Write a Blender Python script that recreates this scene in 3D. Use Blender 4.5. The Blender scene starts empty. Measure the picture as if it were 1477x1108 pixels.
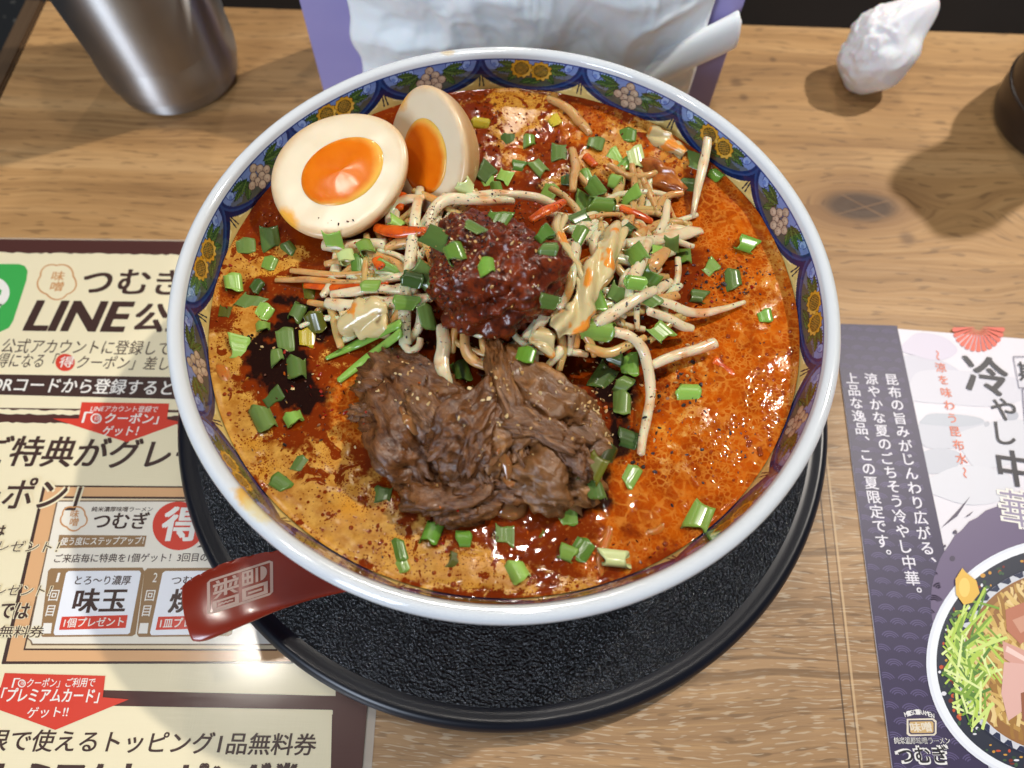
import bpy, math, random
import numpy as np
from mathutils import Vector, Matrix
from mathutils.bvhtree import BVHTree

random.seed(7); RNG = np.random.default_rng(11)
S = bpy.context.scene
COL = S.collection
W, H, FPX = 1477.0, 1108.0, 1024.0

# ------------------------------------------------------------------ camera
PITCH, ROLL = math.radians(64.3), math.radians(1.95)
CAM = np.array([0.0033, -0.1402, 0.295])
_cp, _sp, _cr, _sr = math.cos(PITCH), math.sin(PITCH), math.cos(ROLL), math.sin(ROLL)
_r = np.array([1., 0, 0]); FW = np.array([0, _cp, -_sp]); _u = np.array([0, _sp, _cp])
RT = _cr * _r + _sr * _u; UP = -_sr * _r + _cr * _u
cd = bpy.data.cameras.new('camera'); cam = bpy.data.objects.new('camera', cd); COL.objects.link(cam)
cam.matrix_world = Matrix(((RT[0], UP[0], -FW[0], CAM[0]), (RT[1], UP[1], -FW[1], CAM[1]), (RT[2], UP[2], -FW[2], CAM[2]), (0, 0, 0, 1)))
cd.sensor_fit = 'HORIZONTAL'; cd.sensor_width = 36.0; cd.lens = FPX / W * 36.0
cd.clip_start = 0.01; cd.clip_end = 50
cd.dof.use_dof = True; cd.dof.focus_distance = 0.255; cd.dof.aperture_fstop = 8.5
S.camera = cam

# ------------------------------------------------------------------ light
S.view_settings.view_transform = 'Standard'; S.view_settings.look = 'None'
S.view_settings.exposure = 0.0; S.view_settings.gamma = 1.0; S.view_settings.use_curve_mapping = False
wd = bpy.data.worlds.new('World'); S.world = wd; wd.use_nodes = True
wd.node_tree.nodes['Background'].inputs[0].default_value = (0.82, 0.88, 1.0, 1)
wd.node_tree.nodes['Background'].inputs[1].default_value = 0.10
def lamp(loc, watts, rad=0.03, col=(1.0, 0.93, 0.83)):
    l = bpy.data.lights.new('ceiling_lamp', 'POINT'); l.energy = watts; l.shadow_soft_size = rad; l.color = col
    o = bpy.data.objects.new('ceiling_lamp', l); COL.objects.link(o); o.location = loc
lamp((-0.48, -0.02, 1.2), 9.0, 0.035)
lamp((0.78, 0.50, 1.25), 60.0, 0.018)
lamp((0.03, 0.20, 1.2), 8.0, 0.022)
lamp((-0.02, 1.35, 1.25), 17.0, 0.035)
al = bpy.data.lights.new('window_light', 'AREA'); al.shape = 'RECTANGLE'; al.size = 0.45; al.size_y = 0.9; al.energy = 24; al.color = (0.74, 0.84, 1.0)
ao = bpy.data.objects.new('window_light', al); COL.objects.link(ao); ao.location = (-0.85, -1.4, 0.85)
ao.rotation_euler = (Vector((0, 0, 0.05)) - Vector(ao.location)).to_track_quat('-Z', 'Y').to_euler()

# ------------------------------------------------------------------ helpers
def bp(px, py, z):
    d = FW + (px - W / 2) / FPX * RT + (H / 2 - py) / FPX * UP
    k = (z - CAM[2]) / d[2]
    return CAM + k * d
def ray(px, py):
    d = FW + (px - W / 2) / FPX * RT + (H / 2 - py) / FPX * UP
    return d / np.linalg.norm(d)
def prj(P):
    X = np.asarray(P) - CAM; z = X @ FW
    return W / 2 + FPX * (X @ RT) / z, H / 2 - FPX * (X @ UP) / z
def srgb(r, g, b):
    f = lambda c: ((c / 255 + 0.055) / 1.055) ** 2.4 if c > 10 else c / 255 / 12.92
    return (f(r), f(g), f(b))
# gradient-free value noise, vectorised
def _hash(i, j, k, s):
    n = (i * 374761393 + j * 668265263 + k * 1274126177 + s * 974634777) & 0xffffffff
    n = ((n ^ (n >> 13)) * 1274126177) & 0xffffffff
    n = ((n ^ (n >> 16)) * 2246822519) & 0xffffffff
    return ((n ^ (n >> 15)) & 0xffff) / 65535.0
def vnoise(P, s=0):
    P = np.asarray(P, float); I = np.floor(P).astype(np.int64); F = P - I; F = F * F * F * (F * (F * 6 - 15) + 10)
    o = 0
    for a in (0, 1):
        for b in (0, 1):
            for c in (0, 1):
                w = (F[:, 0] if a else 1 - F[:, 0]) * (F[:, 1] if b else 1 - F[:, 1]) * (F[:, 2] if c else 1 - F[:, 2])
                o = o + w * _hash(I[:, 0] + a, I[:, 1] + b, I[:, 2] + c, s)
    return o * 2 - 1
def fbm(P, oct=4, s=0, gain=0.5):
    P = np.asarray(P, float); o = 0; a = 1.0
    for k in range(oct):
        o = o + a * vnoise(P, s + k * 17); P = P * 2.03 + 5.3; a *= gain
    return o
def ridged(P, oct=3, s=0):
    P = np.asarray(P, float); o = 0; a = 1.0
    for k in range(oct):
        o = o + a * (1 - 2 * np.abs(vnoise(P, s + k * 13))); P = P * 2.1 + 3.1; a *= 0.5
    return o
def sst(a, b, x):
    t = np.clip((x - a) / (b - a), 0, 1); return t * t * (3 - 2 * t)
def mesh(name, V, F, mats, parent=None, smooth=True, mi=None):
    me = bpy.data.meshes.new(name); me.from_pydata([tuple(map(float, v)) for v in V], [], [tuple(map(int, f)) for f in F])
    for m in (mats if isinstance(mats, (list, tuple)) else [mats]): me.materials.append(m)
    if mi is not None: me.polygons.foreach_set('material_index', np.asarray(mi, np.int32))
    if smooth: me.polygons.foreach_set('use_smooth', [True] * len(me.polygons))
    me.update()
    o = bpy.data.objects.new(name, me); COL.objects.link(o)
    if parent: o.parent = parent
    return o
def setattr_col(o, name, A):
    a = o.data.color_attributes.new(name, 'FLOAT_COLOR', 'POINT')
    B = np.ones((len(A), 4), np.float32); B[:, :A.shape[1]] = A
    a.data.foreach_set('color', B.ravel())
def thing(name, label, cat, group=None, loc=(0, 0, 0)):
    o = bpy.data.objects.new(name, None); COL.objects.link(o); o.location = loc; o.empty_display_size = 0.01
    return tag(o, label, cat, group)
def tag(o, label, cat, group=None, kind=None):
    o['label'] = label; o['category'] = cat
    if group: o['group'] = group
    if kind: o['kind'] = kind
    return o
def grid_faces(nu, nv, wrap_u=False):
    F = []
    for i in range(nu if wrap_u else nu - 1):
        for j in range(nv - 1):
            a = i * nv + j; b = ((i + 1) % nu) * nv + j
            F.append((a, b, b + 1, a + 1))
    return F
def lathe(prof, n=192, center=(0, 0)):
    prof = np.asarray(prof); V = []
    for i in range(n):
        t = 2 * math.pi * i / n
        for r, z in prof: V.append((center[0] + r * math.cos(t), center[1] + r * math.sin(t), z))
    return np.array(V), grid_faces(n, len(prof), True)
def smooth_prof(P, n=6):
    P = np.asarray(P, float); out = []
    Q = np.vstack([2 * P[0] - P[1], P, 2 * P[-1] - P[-2]])
    for i in range(1, len(Q) - 2):
        for k in range(n):
            out.append(catmull(Q[i - 1], Q[i], Q[i + 1], Q[i + 2], k / n))
    out.append(P[-1]); return np.array(out)
def catmull(a, b, c, d, t):
    return 0.5 * ((2 * b) + (c - a) * t + (2 * a - 5 * b + 4 * c - d) * t * t + (3 * b - a - 3 * c + d) * t ** 3)
def tube(P, R, seg=10, n=5, flat=1.0, upv=(0, 0, 1)):
    """swept tube through P with radii R, closed rounded ends"""
    P = np.asarray(P, float); R = np.asarray(R, float) if np.ndim(R) else np.full(len(P), float(R))
    C = smooth_prof(np.c_[P, R], n) if len(P) > 2 else np.array([np.r_[P[0], R[0]] * (1 - t) + np.r_[P[-1], R[-1]] * t for t in np.linspace(0, 1, n * 2)])
    T = np.gradient(C[:, :3], axis=0); T /= np.linalg.norm(T, axis=1)[:, None] + 1e-12
    u = np.array(upv, float); V = []; m = len(C)
    for i in range(m):
        s = np.cross(T[i], u); s /= np.linalg.norm(s) + 1e-9; w = np.cross(s, T[i])
        for k in range(seg):
            a = 2 * math.pi * k / seg
            V.append(C[i, :3] + C[i, 3] * (math.cos(a) * s + flat * math.sin(a) * w))
    F = []
    for i in range(m - 1):
        for k in range(seg):
            F.append((i * seg + k, i * seg + (k + 1) % seg, (i + 1) * seg + (k + 1) % seg, (i + 1) * seg + k))
    b = len(V); V.append(C[0, :3] - T[0] * C[0, 3] * 0.55); V.append(C[-1, :3] + T[-1] * C[-1, 3] * 0.55)
    for k in range(seg):
        F.append((b, (k + 1) % seg, k)); F.append((b + 1, (m - 1) * seg + k, (m - 1) * seg + (k + 1) % seg))
    return np.array(V), F
def merge(parts):
    V, F, n = [], [], 0
    for v, f in parts:
        V.append(np.asarray(v)); F += [tuple(i + n for i in q) for q in f]; n += len(v)
    return np.vstack(V), F
_ico = {}
def ico(sub):
    if sub not in _ico:
        import bmesh
        b = bmesh.new(); bmesh.ops.create_icosphere(b, subdivisions=sub, radius=1.0)
        b.verts.ensure_lookup_table()
        _ico[sub] = (np.array([v.co[:] for v in b.verts]), [tuple(v.index for v in f.verts) for f in b.faces]); b.free()
    return _ico[sub][0].copy(), _ico[sub][1]
def basis(n, t):
    n = np.array(n, float); n /= np.linalg.norm(n); t = np.array(t, float); t = t - n * (t @ n); t /= np.linalg.norm(t)
    return np.array([t, np.cross(n, t), n])      # rows: x, y, z axes

# node shorthand ------------------------------------------------------------
class M:
    def __init__(s, name, rough=0.5, base=(0.5, 0.5, 0.5), **kw):
        s.m = bpy.data.materials.new(name); s.m.use_nodes = True; s.t = s.m.node_tree; s.N = s.t.nodes
        s.b = s.N['Principled BSDF']; s.set('Base Color', base); s.set('Roughness', rough)
        for k, v in kw.items(): s.set(k.replace('_', ' '), v)
    def set(s, k, v):
        i = s.b.inputs[k]
        if isinstance(v, bpy.types.NodeSocket): s.t.links.new(v, i)
        elif isinstance(v, tuple) and len(v) == 3 and i.type == 'RGBA': i.default_value = (*v, 1)
        else: i.default_value = v
        return s
    def _in(s, sock, v):
        if isinstance(v, bpy.types.NodeSocket): s.t.links.new(v, sock)
        elif sock.type == 'RGBA' and isinstance(v, tuple) and len(v) == 3: sock.default_value = (*v, 1)
        else: sock.default_value = v
    def coord(s, k='Object'):
        return s.N.new('ShaderNodeTexCoord').outputs[k]
    def rnd(s): return s.N.new('ShaderNodeObjectInfo').outputs['Random']
    def attr(s, n, k='Color'):
        a = s.N.new('ShaderNodeAttribute'); a.attribute_name = n; return a.outputs[k]
    def sep(s, c):
        n = s.N.new('ShaderNodeSeparateXYZ'); s._in(n.inputs[0], c); return n.outputs
    def comb(s, x, y, z):
        n = s.N.new('ShaderNodeCombineXYZ')
        for i, v in enumerate((x, y, z)): s._in(n.inputs[i], v)
        return n.outputs[0]
    def mapp(s, v, scale=(1, 1, 1), loc=(0, 0, 0), rot=(0, 0, 0)):
        n = s.N.new('ShaderNodeMapping'); s._in(n.inputs[0], v); n.inputs['Scale'].default_value = scale; n.inputs['Location'].default_value = loc; n.inputs['Rotation'].default_value = rot
        return n.outputs[0]
    def noise(s, v, scale, detail=3, rough=0.5, dist=0.0, out=0):
        n = s.N.new('ShaderNodeTexNoise'); s._in(n.inputs['Vector'], v); n.inputs['Scale'].default_value = scale; n.inputs['Detail'].default_value = detail
        n.inputs['Roughness'].default_value = rough; n.inputs['Distortion'].default_value = dist
        return n.outputs[out]
    def vor(s, v, scale, feature='F1', out='Distance', rand=1.0):
        n = s.N.new('ShaderNodeTexVoronoi'); n.feature = feature; s._in(n.inputs['Vector'], v); n.inputs['Scale'].default_value = scale; n.inputs['Randomness'].default_value = rand
        return n.outputs[out]
    def math(s, op, a, b=0.0, c=None, clamp=False):
        n = s.N.new('ShaderNodeMath'); n.operation = op; n.use_clamp = clamp; s._in(n.inputs[0], a); s._in(n.inputs[1], b)
        if c is not None: s._in(n.inputs[2], c)
        return n.outputs[0]
    def ss(s, x, a, b):
        n = s.N.new('ShaderNodeMapRange'); n.interpolation_type = 'SMOOTHSTEP'; s._in(n.inputs[0], x); n.inputs[1].default_value = a; n.inputs[2].default_value = b
        return n.outputs[0]
    def mix(s, f, a, b, mode='MIX'):
        n = s.N.new('ShaderNodeMix'); n.data_type = 'RGBA'; n.blend_type = mode; s._in(n.inputs[0], f); s._in(n.inputs[6], a); s._in(n.inputs[7], b)
        return n.outputs[2]
    def ramp(s, f, stops):
        n = s.N.new('ShaderNodeValToRGB'); s._in(n.inputs[0], f); e = n.color_ramp.elements
        while len(e) < len(stops): e.new(0.5)
        for i, (p, c) in enumerate(stops): e[i].position = p; e[i].color = (*c, 1)
        return n.outputs[0]
    def bump(s, h, strength=0.3, dist=0.001):
        n = s.N.new('ShaderNodeBump'); s._in(n.inputs['Height'], h); n.inputs['Strength'].default_value = strength; n.inputs['Distance'].default_value = dist
        s.t.links.new(n.outputs[0], s.b.inputs['Normal']); return s

# ------------------------------------------------------------------ the table and the dark surroundings
def wood_mat():
    m = M('oak_wood', 0.5)
    x, y, z = m.sep(m.coord())
    P = m.comb(x, y, 0.0)
    # slow wander of the grain
    w = m.noise(m.mapp(P, (5, 14, 1)), 1.0, 3, 0.5)
    w2 = m.noise(m.mapp(P, (18, 40, 1), (4, 2, 0)), 1.0, 2, 0.5)
    yw = m.math('ADD', y, m.math('MULTIPLY', m.math('SUBTRACT', w, 0.5), 0.026))
    yw = m.math('ADD', yw, m.math('MULTIPLY', m.math('SUBTRACT', w2, 0.5), 0.006))
    # knot: grain turns into rings around it
    kx, ky = 0.184, 0.113
    dx = m.math('SUBTRACT', x, kx); dy = m.math('SUBTRACT', y, ky)
    dxs = m.math('MULTIPLY', dx, 0.5)
    d = m.math('SQRT', m.math('ADD', m.math('MULTIPLY', dxs, dxs), m.math('MULTIPLY', dy, dy)))
    d = m.math('ADD', d, m.math('MULTIPLY', m.math('SUBTRACT', w2, 0.5), 0.008))
    kw = m.math('MULTIPLY', m.math('SUBTRACT', 1.0, m.ss(d, 0.012, 0.05)), 0.93)
    sgn = m.math('SIGN', dy)
    v = m.math('ADD', m.math('MULTIPLY', yw, m.math('SUBTRACT', 1.0, kw)), m.math('MULTIPLY', m.math('ADD', m.math('MULTIPLY', d, sgn), 0.11), kw))
    G = m.comb(x, v, 0.0)
    broad = m.noise(m.mapp(G, (2.2, 55, 1)), 1.0, 3, 0.55)
    fine = m.noise(m.mapp(G, (9, 420, 1)), 1.0, 4, 0.65)
    hair = m.noise(m.mapp(G, (30, 1500, 1)), 1.0, 2, 0.6)
    blot = m.noise(m.mapp(P, (9, 13, 1), (3, 1, 0)), 1.0, 4, 0.6)
    near = m.math('SUBTRACT', 1.0, m.ss(y, -0.08, 0.08))          # the plank nearest the guest is pale and limed
    warm = m.ramp(broad, [(0.25, srgb(138, 101, 60)), (0.5, srgb(178, 136, 86)), (0.75, srgb(198, 158, 108))])
    grey = m.ramp(broad, [(0.25, srgb(136, 103, 68)), (0.5, srgb(168, 132, 92)), (0.75, srgb(184, 148, 106))])
    c = m.mix(near, warm, grey)
    c = m.mix(m.math('MULTIPLY', m.ss(fine, 0.48, 0.72), 0.30), c, srgb(92, 62, 34))
    c = m.mix(m.math('MULTIPLY', m.ss(fine, 0.5, 0.3), 0.35), c, srgb(205, 165, 112))
    c = m.mix(m.math('MULTIPLY', m.ss(hair, 0.55, 0.75), 0.3), c, srgb(88, 60, 34))
    c = m.mix(m.math('MULTIPLY', m.ss(blot, 0.5, 0.75), 0.30), c, srgb(112, 76, 44))
    # open pores: short dashes, dark everywhere, white limed ones on the near side
    pv = m.comb(m.math('MULTIPLY', x, 85.0), m.math('MULTIPLY', v, 520.0), 0.0)
    por = m.noise(pv, 1.0, 1, 0.3)
    c = m.mix(m.math('MULTIPLY', m.ss(por, 0.60, 0.70), 0.40), c, srgb(74, 52, 32))
    pv2 = m.comb(m.math('MULTIPLY', x, 150.0), m.math('MULTIPLY', m.math('ADD', v, 0.0012), 1300.0), 3.0)
    lim = m.noise(pv2, 1.0, 1, 0.3)
    c = m.mix(m.math('MULTIPLY', m.math('MULTIPLY', m.ss(lim, 0.58, 0.66), near), 0.45), c, srgb(206, 190, 164))
    dl = m.ss(m.noise(m.mapp(G, (5, 260, 1), (0, 0, 9)), 1.0, 2, 0.5), 0.60, 0.68)
    c = m.mix(m.math('MULTIPLY', m.math('MULTIPLY', dl, near), 0.6), c, srgb(96, 68, 40))
    # knot core with its star crack
    core = m.math('SUBTRACT', 1.0, m.ss(d, 0.0075, 0.013))
    c = m.mix(m.math('MULTIPLY', m.math('SUBTRACT', 1.0, m.ss(d, 0.008, 0.026)), 0.45), c, srgb(112, 72, 40))
    c = m.mix(m.math('MULTIPLY', core, 0.85), c, srgb(58, 38, 26))
    for ang, off in ((-0.62, 0.001), (0.95, -0.001)):
        l = m.math('ABSOLUTE', m.math('ADD', m.math('ADD', m.math('MULTIPLY', dxs, math.sin(ang)), m.math('MULTIPLY', dy, math.cos(ang))), off))
        l = m.math('ADD', l, m.math('MULTIPLY', m.math('SUBTRACT', w2, 0.5), 0.0015))
        ln = m.math('MULTIPLY', m.math('SUBTRACT', 1.0, m.ss(l, 0.0003, 0.0009)), m.math('SUBTRACT', 1.0, m.ss(d, 0.009, 0.011)))
        c = m.mix(m.math('MULTIPLY', ln, .7), c, srgb(132, 96, 62))
    # small pin knots at the back
    for (qx, qy, qr) in ((0.128, 0.202, 0.0035), (0.131, 0.190, 0.0025), (0.205, 0.093, 0.004), (0.152, 0.222, 0.002)):
        e = m.math('SQRT', m.math('ADD', m.math('POWER', m.math('SUBTRACT', x, qx), 2.0), m.math('POWER', m.math('SUBTRACT', y, qy), 2.0)))
        c = m.mix(m.math('MULTIPLY', m.math('SUBTRACT', 1.0, m.ss(e, qr * .3, qr * 1.6)), 0.55), c, srgb(78, 50, 30))
    # plank joint and the scratched line beside it
    for xo, wd_, col, a in ((0.1345, 0.0003, srgb(70, 48, 28), 0.85), (0.1392, 0.0004, srgb(206, 174, 132), 0.7), (0.1384, 0.00025, srgb(84, 58, 36), 0.6)):
        sl = m.math('ABSOLUTE', m.math('SUBTRACT', m.math('ADD', x, m.math('MULTIPLY', y, -0.055)), xo + 0.006))
        ln = m.math('MULTIPLY', m.math('SUBTRACT', 1.0, m.ss(sl, wd_ * 0.6, wd_ * 1.6)), m.math('MULTIPLY', m.ss(y, 0.02, -0.05), a))
        c = m.mix(ln, c, col)
    m.set('Base Color', c)
    m.set('Roughness', m.math('ADD', 0.38, m.math('MULTIPLY', fine, 0.25)))
    m.bump(m.math('ADD', fine, m.math('MULTIPLY', por, -0.6)), 0.16, 0.0006)
    return m.m
def box_vf(x0, x1, y0, y1, z0, z1, bev=0.0):
    import bmesh
    b = bmesh.new(); bmesh.ops.create_cube(b, size=1)
    for v in b.verts: v.co = ((x0 + x1) / 2 + v.co.x * (x1 - x0), (y0 + y1) / 2 + v.co.y * (y1 - y0), (z0 + z1) / 2 + v.co.z * (z1 - z0))
    if bev: bmesh.ops.bevel(b, geom=list(b.edges), offset=bev, segments=2, affect='EDGES')
    b.verts.ensure_lookup_table()
    r = (np.array([v.co[:] for v in b.verts]), [tuple(v.index for v in f.verts) for f in b.faces]); b.free(); return r
def add_box(name, x0, x1, y0, y1, z0, z1, mat, parent=None, bev=0.001):
    V, F = box_vf(x0, x1, y0, y1, z0, z1, bev)
    return mesh(name, V, F, mat, parent, smooth=False)
WOOD = wood_mat()
tb = add_box('table_top', -0.2915, 0.62, -0.45, 0.2527, -0.03, 0.0, WOOD, bev=0.0012); tb['kind'] = 'structure'
trim_m = M('bronze_trim', 0.38, srgb(112, 88, 66), Metallic=0.55)
tn = trim_m.noise(trim_m.mapp(trim_m.coord(), (700, 8, 50)), 1, 2)
trim_m.set('Base Color', trim_m.mix(tn, srgb(92, 70, 50), srgb(134, 108, 82)))
tr = add_box('table_edge_trim', -0.3035, -0.2920, -0.45, 0.2527, -0.03, 0.0006, trim_m.m, bev=0.0012); tr['kind'] = 'structure'
st_m = M('dark_stone', 0.32, (0.012, 0.012, 0.013))
sv = st_m.ss(st_m.noise(st_m.coord(), 160, 3, 0.6), 0.62, 0.7)
st_m.set('Base Color', st_m.mix(sv, (0.009, 0.010, 0.011), (0.055, 0.055, 0.05)))
fl = add_box('dark_counter', -0.9, -0.3045, -0.45, 0.6, -0.05, -0.012, st_m.m, bev=0.002); fl['kind'] = 'structure'
bk_m = M('black_partition', 0.6, (0.010, 0.008, 0.007), Specular_IOR_Level=0.05)
bk_m.set('Base Color', bk_m.mix(bk_m.noise(bk_m.mapp(bk_m.coord(), (4, 4, 30)), 2, 3), (0.006, 0.005, 0.005), (0.018, 0.014, 0.012)))
bw = add_box('back_ledge', -0.3030, 0.9, 0.2536, 0.60, -0.06, -0.022, bk_m.m, bev=0.002); bw['kind'] = 'structure'

# ------------------------------------------------------------------ flat printing
def print_mat(name, rough=0.35, coat=0.0, coat_rough=0.08, scratches=False):
    m = M(name, rough); a = m.attr('ink')
    n = m.noise(m.coord(), 90, 3, 0.6)
    m.set('Base Color', m.mix(m.math('MULTIPLY', n, 0.10), a, m.mix(1.0, a, (0.75, 0.68, 0.55), 'MULTIPLY')))
    m.set('Coat Weight', coat); m.set('Coat Roughness', coat_rough)
    if scratches:
        c = m.coord(); w = m.noise(c, 14, 2, 0.5, 1.5); s1 = m.noise(m.mapp(c, (900, 60, 1), rot=(0, 0, 0.9)), 1, 2, 0.5, 0.6)
        s2 = m.noise(m.mapp(c, (60, 900, 1), rot=(0, 0, 0.5)), 1, 2, 0.5, 0.6)
        m.set('Coat Roughness', m.math('ADD', 0.06, m.math('MULTIPLY', m.math('ADD', s1, s2), 0.10)))
        m.bump(m.math('ADD', m.math('MULTIPLY', w, 2.0), m.math('ADD', s1, s2)), 0.10, 0.0005)
    return m.m
class Print:
    """flat coloured shapes in one plane, one mesh, real thickness steps of a few hundredths of a mm"""
    def __init__(s, name, zfn, mat, parent): s.n, s.z, s.m, s.p = name, zfn, mat, parent; s.V = []; s.F = []; s.C = []
    def poly(s, P, col, layer):
        b = len(s.V); P = np.asarray(P, float)
        for q in P: s.V.append((q[0], q[1], s.z + layer * 5e-5))
        s.F.append(tuple(range(b, b + len(P)))); s.C += [col] * len(P)
    def tri(s, P, F, col, layer):
        b = len(s.V)
        for q in P: s.V.append((q[0], q[1], s.z + layer * 5e-5))
        s.F += [tuple(b + i for i in f) for f in F]; s.C += [col] * len(P)
    def px(s, P, col, layer): s.poly([bp(a, b, s.z)[:2] for a, b in P], col, layer)
    def strip(s, P, w, col, layer, closed=False):
        P = np.asarray(P, float)
        if closed: P = np.vstack([P, P[:1]])
        w = np.full(len(P), w) if np.ndim(w) == 0 else np.asarray(w)
        if closed:
            T = np.roll(P[:-1], -1, 0) - np.roll(P[:-1], 1, 0); T = np.vstack([T, T[:1]])
        else: T = np.gradient(P, axis=0)
        T /= np.linalg.norm(T, axis=1)[:, None] + 1e-12; Nn = np.c_[-T[:, 1], T[:, 0]]
        A = P + Nn * w[:, None] / 2; B = P - Nn * w[:, None] / 2
        for i in range(len(P) - 1): s.poly([A[i], B[i], B[i + 1], A[i + 1]], col, layer)
    def pxline(s, P, wpx, col, layer, closed=False):
        Q = [bp(a, b, s.z)[:2] for a, b in P]; k = np.linalg.norm(bp(P[0][0] + 1, P[0][1], s.z) - bp(P[0][0], P[0][1], s.z))
        s.strip(Q, wpx * k, col, layer, closed)
    def ell(s, c, rx, ry, col, layer, n=40, rot=0):
        t = np.linspace(0, 2 * np.pi, n, endpoint=False); x, y = rx * np.cos(t), ry * np.sin(t)
        s.poly(np.c_[c[0] + x * math.cos(rot) - y * math.sin(rot), c[1] + x * math.sin(rot) + y * math.cos(rot)], col, layer)
    def pxell(s, cx, cy, rx, ry, col, layer, n=40):
        t = np.linspace(0, 2 * np.pi, n, endpoint=False); s.px([(cx + rx * math.cos(a), cy + ry * math.sin(a)) for a in t], col, layer)
    def done(s, label=None):
        o = mesh(s.n, s.V, s.F, s.m, s.p, smooth=False); setattr_col(o, 'ink', np.array(s.C))
        if label: o['label'] = label
        return o
def glyphs(body, bold=0.0, shear=0.0):
    c = bpy.data.curves.new('printed_text', 'FONT'); c.body = body; c.size = 1; c.offset = bold; c.shear = shear; c.resolution_u = 5
    o = bpy.data.objects.new('printed_text', c); COL.objects.link(o)
    dg = bpy.context.evaluated_depsgraph_get()
    me = bpy.data.meshes.new_from_object(o.evaluated_get(dg))
    V = np.array([v.co[:2] for v in me.vertices]); F = [tuple(p.vertices) for p in me.polygons]
    bpy.data.objects.remove(o); bpy.data.curves.remove(c); bpy.data.meshes.remove(me)
    return V, F
def text(pr, body, a, b, col, layer, hpx=None, bold=0.0, shear=0.0):
    """write body with its left and right ends of the baseline on photo points a, b lying in the sheet's plane; hpx = cap/kanji height"""
    V, F = glyphs(body, min(bold, 0), shear)
    A, B = bp(a[0], a[1], pr.z)[:2], bp(b[0], b[1], pr.z)[:2]
    x0, x1 = V[:, 0].min(), V[:, 0].max(); y0, y1 = V[:, 1].min(), V[:, 1].max()
    ux = (B - A) / (x1 - x0); s = np.linalg.norm(ux); d = ux / s; n = np.array([-d[1], d[0]])
    hh = s if hpx is None else np.linalg.norm(bp(a[0], a[1], pr.z)[:2] - bp(a[0], a[1] - hpx, pr.z)[:2]) / (y1 - y0)
    Q = A + (V[:, :1] - x0) * ux + (V[:, 1:] - y0) * hh * n
    ink(pr, Q, F, col, layer, bold * (s + hh) / 2, d, n)
def ink(pr, Q, F, col, layer, w, d, n):
    # heavier weights are printed as several slightly shifted impressions
    sh = [(0, 0)] if w < 1e-5 else [(-1, -.6), (1, -.6), (1, .6), (-1, .6), (0, 0)]
    for i, (a, b) in enumerate(sh): pr.tri(Q + a * w * d + b * w * n, F, col, layer + i * 0.05)
def vtext(pr, body, a, b, size_px, col, layer, bold=0.0, shrink=None):
    """vertical line of characters from photo point a (top) to b (bottom), upright along the column"""
    A, B = bp(a[0], a[1], pr.z)[:2], bp(b[0], b[1], pr.z)[:2]
    dn = (B - A) / np.linalg.norm(B - A); rt = np.array([-dn[1], dn[0]])
    k = np.linalg.norm(bp(a[0] + 1, a[1], pr.z) - bp(a[0], a[1], pr.z)) * size_px
    n = len(body)
    for i, ch in enumerate(body):
        if ch == ' ': continue
        c = A + (B - A) * (i / (n - 1) if n > 1 else 0); sc = k * (shrink[i] if shrink else 1)
        V, F = glyphs(ch, min(bold, 0))
        if ch in '～':
            V = np.c_[V[:, 1], -V[:, 0]]; V = V - (V.max(0) + V.min(0)) / 2
        elif ch in '、。': V = V - (V.max(0) + V.min(0)) / 2 + np.array([0.3, 0.3])
        else: V = V - (V.max(0) + V.min(0)) / 2
        Q = c + V[:, :1] * sc * rt + V[:, 1:] * sc * (-dn)
        ink(pr, Q, F, col, layer, max(bold, 0) * sc, rt, -dn)
def sheet(name, P, z0, z1, mat, col, label, cat):
    n = len(P); V = [(p[0], p[1], z0) for p in P] + [(p[0], p[1], z1) for p in P]
    F = [tuple(range(n, 2 * n)), tuple(range(n - 1, -1, -1))] + [(i, (i + 1) % n, n + (i + 1) % n, n + i) for i in range(n)]
    o = mesh(name, V, F, mat, None, smooth=False); setattr_col(o, 'ink', np.array([col] * len(V)))
    return tag(o, label, cat)

# ---- left: laminated coupon sheet
ZM = 0.0009
LAM = print_mat('laminated_print', 0.5, 0.7, 0.2, True)
CREAM = srgb(238, 226, 190); DK = srgb(62, 36, 28); RED = srgb(214, 58, 36); WHT = srgb(240, 236, 228); TAN = srgb(222, 172, 122); CARD = srgb(236, 229, 214); BRN = srgb(150, 116, 76); ORN = srgb(206, 148, 92)
c1, c2 = bp(0, 345, ZM)[:2], bp(265, 348, ZM)[:2]; dx_ = (c2 - c1) / np.linalg.norm(c2 - c1); dy_ = np.array([-dx_[1], dx_[0]])
br_ = bp(526, 1060, ZM)[:2]
Wd = (br_ - c1) @ dx_
TLs = c1 - dx_ * 0.10; TRs = c1 + dx_ * Wd
sheetP = [TLs - dy_ * 0.33, TRs - dy_ * 0.33, TRs, TLs]
mar = 0.0035
lamP = [TLs - dy_ * 0.334 - dx_ * mar, TRs - dy_ * 0.334 + dx_ * mar, TRs + dy_ * 0.0012 + dx_ * mar, TLs + dy_ * 0.0012 - dx_ * mar]
menu = sheet('coupon_sheet', sheetP, 0.0002, ZM - 1e-4, LAM, srgb(76, 36, 29), 'laminated cream coupon sheet with brown frames, red arrows and Japanese writing under the tray', 'menu')
film_m = M('clear_film', 0.12, srgb(228, 224, 214), Alpha=0.42, Coat_Weight=0.5)
n_ = 4; zf = 0.00042
Vf = [(p[0], p[1], zf) for p in lamP] + [(p[0] , p[1], zf) for p in [sheetP[0], sheetP[1] + dx_ * 5e-5, sheetP[2] + dx_ * 5e-5 + dy_ * 5e-5, sheetP[3]]]
mesh('film_margin', Vf, [(i, (i + 1) % 4, 4 + (i + 1) % 4, 4 + i) for i in range(4)], film_m.m, menu, smooth=False)
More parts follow.
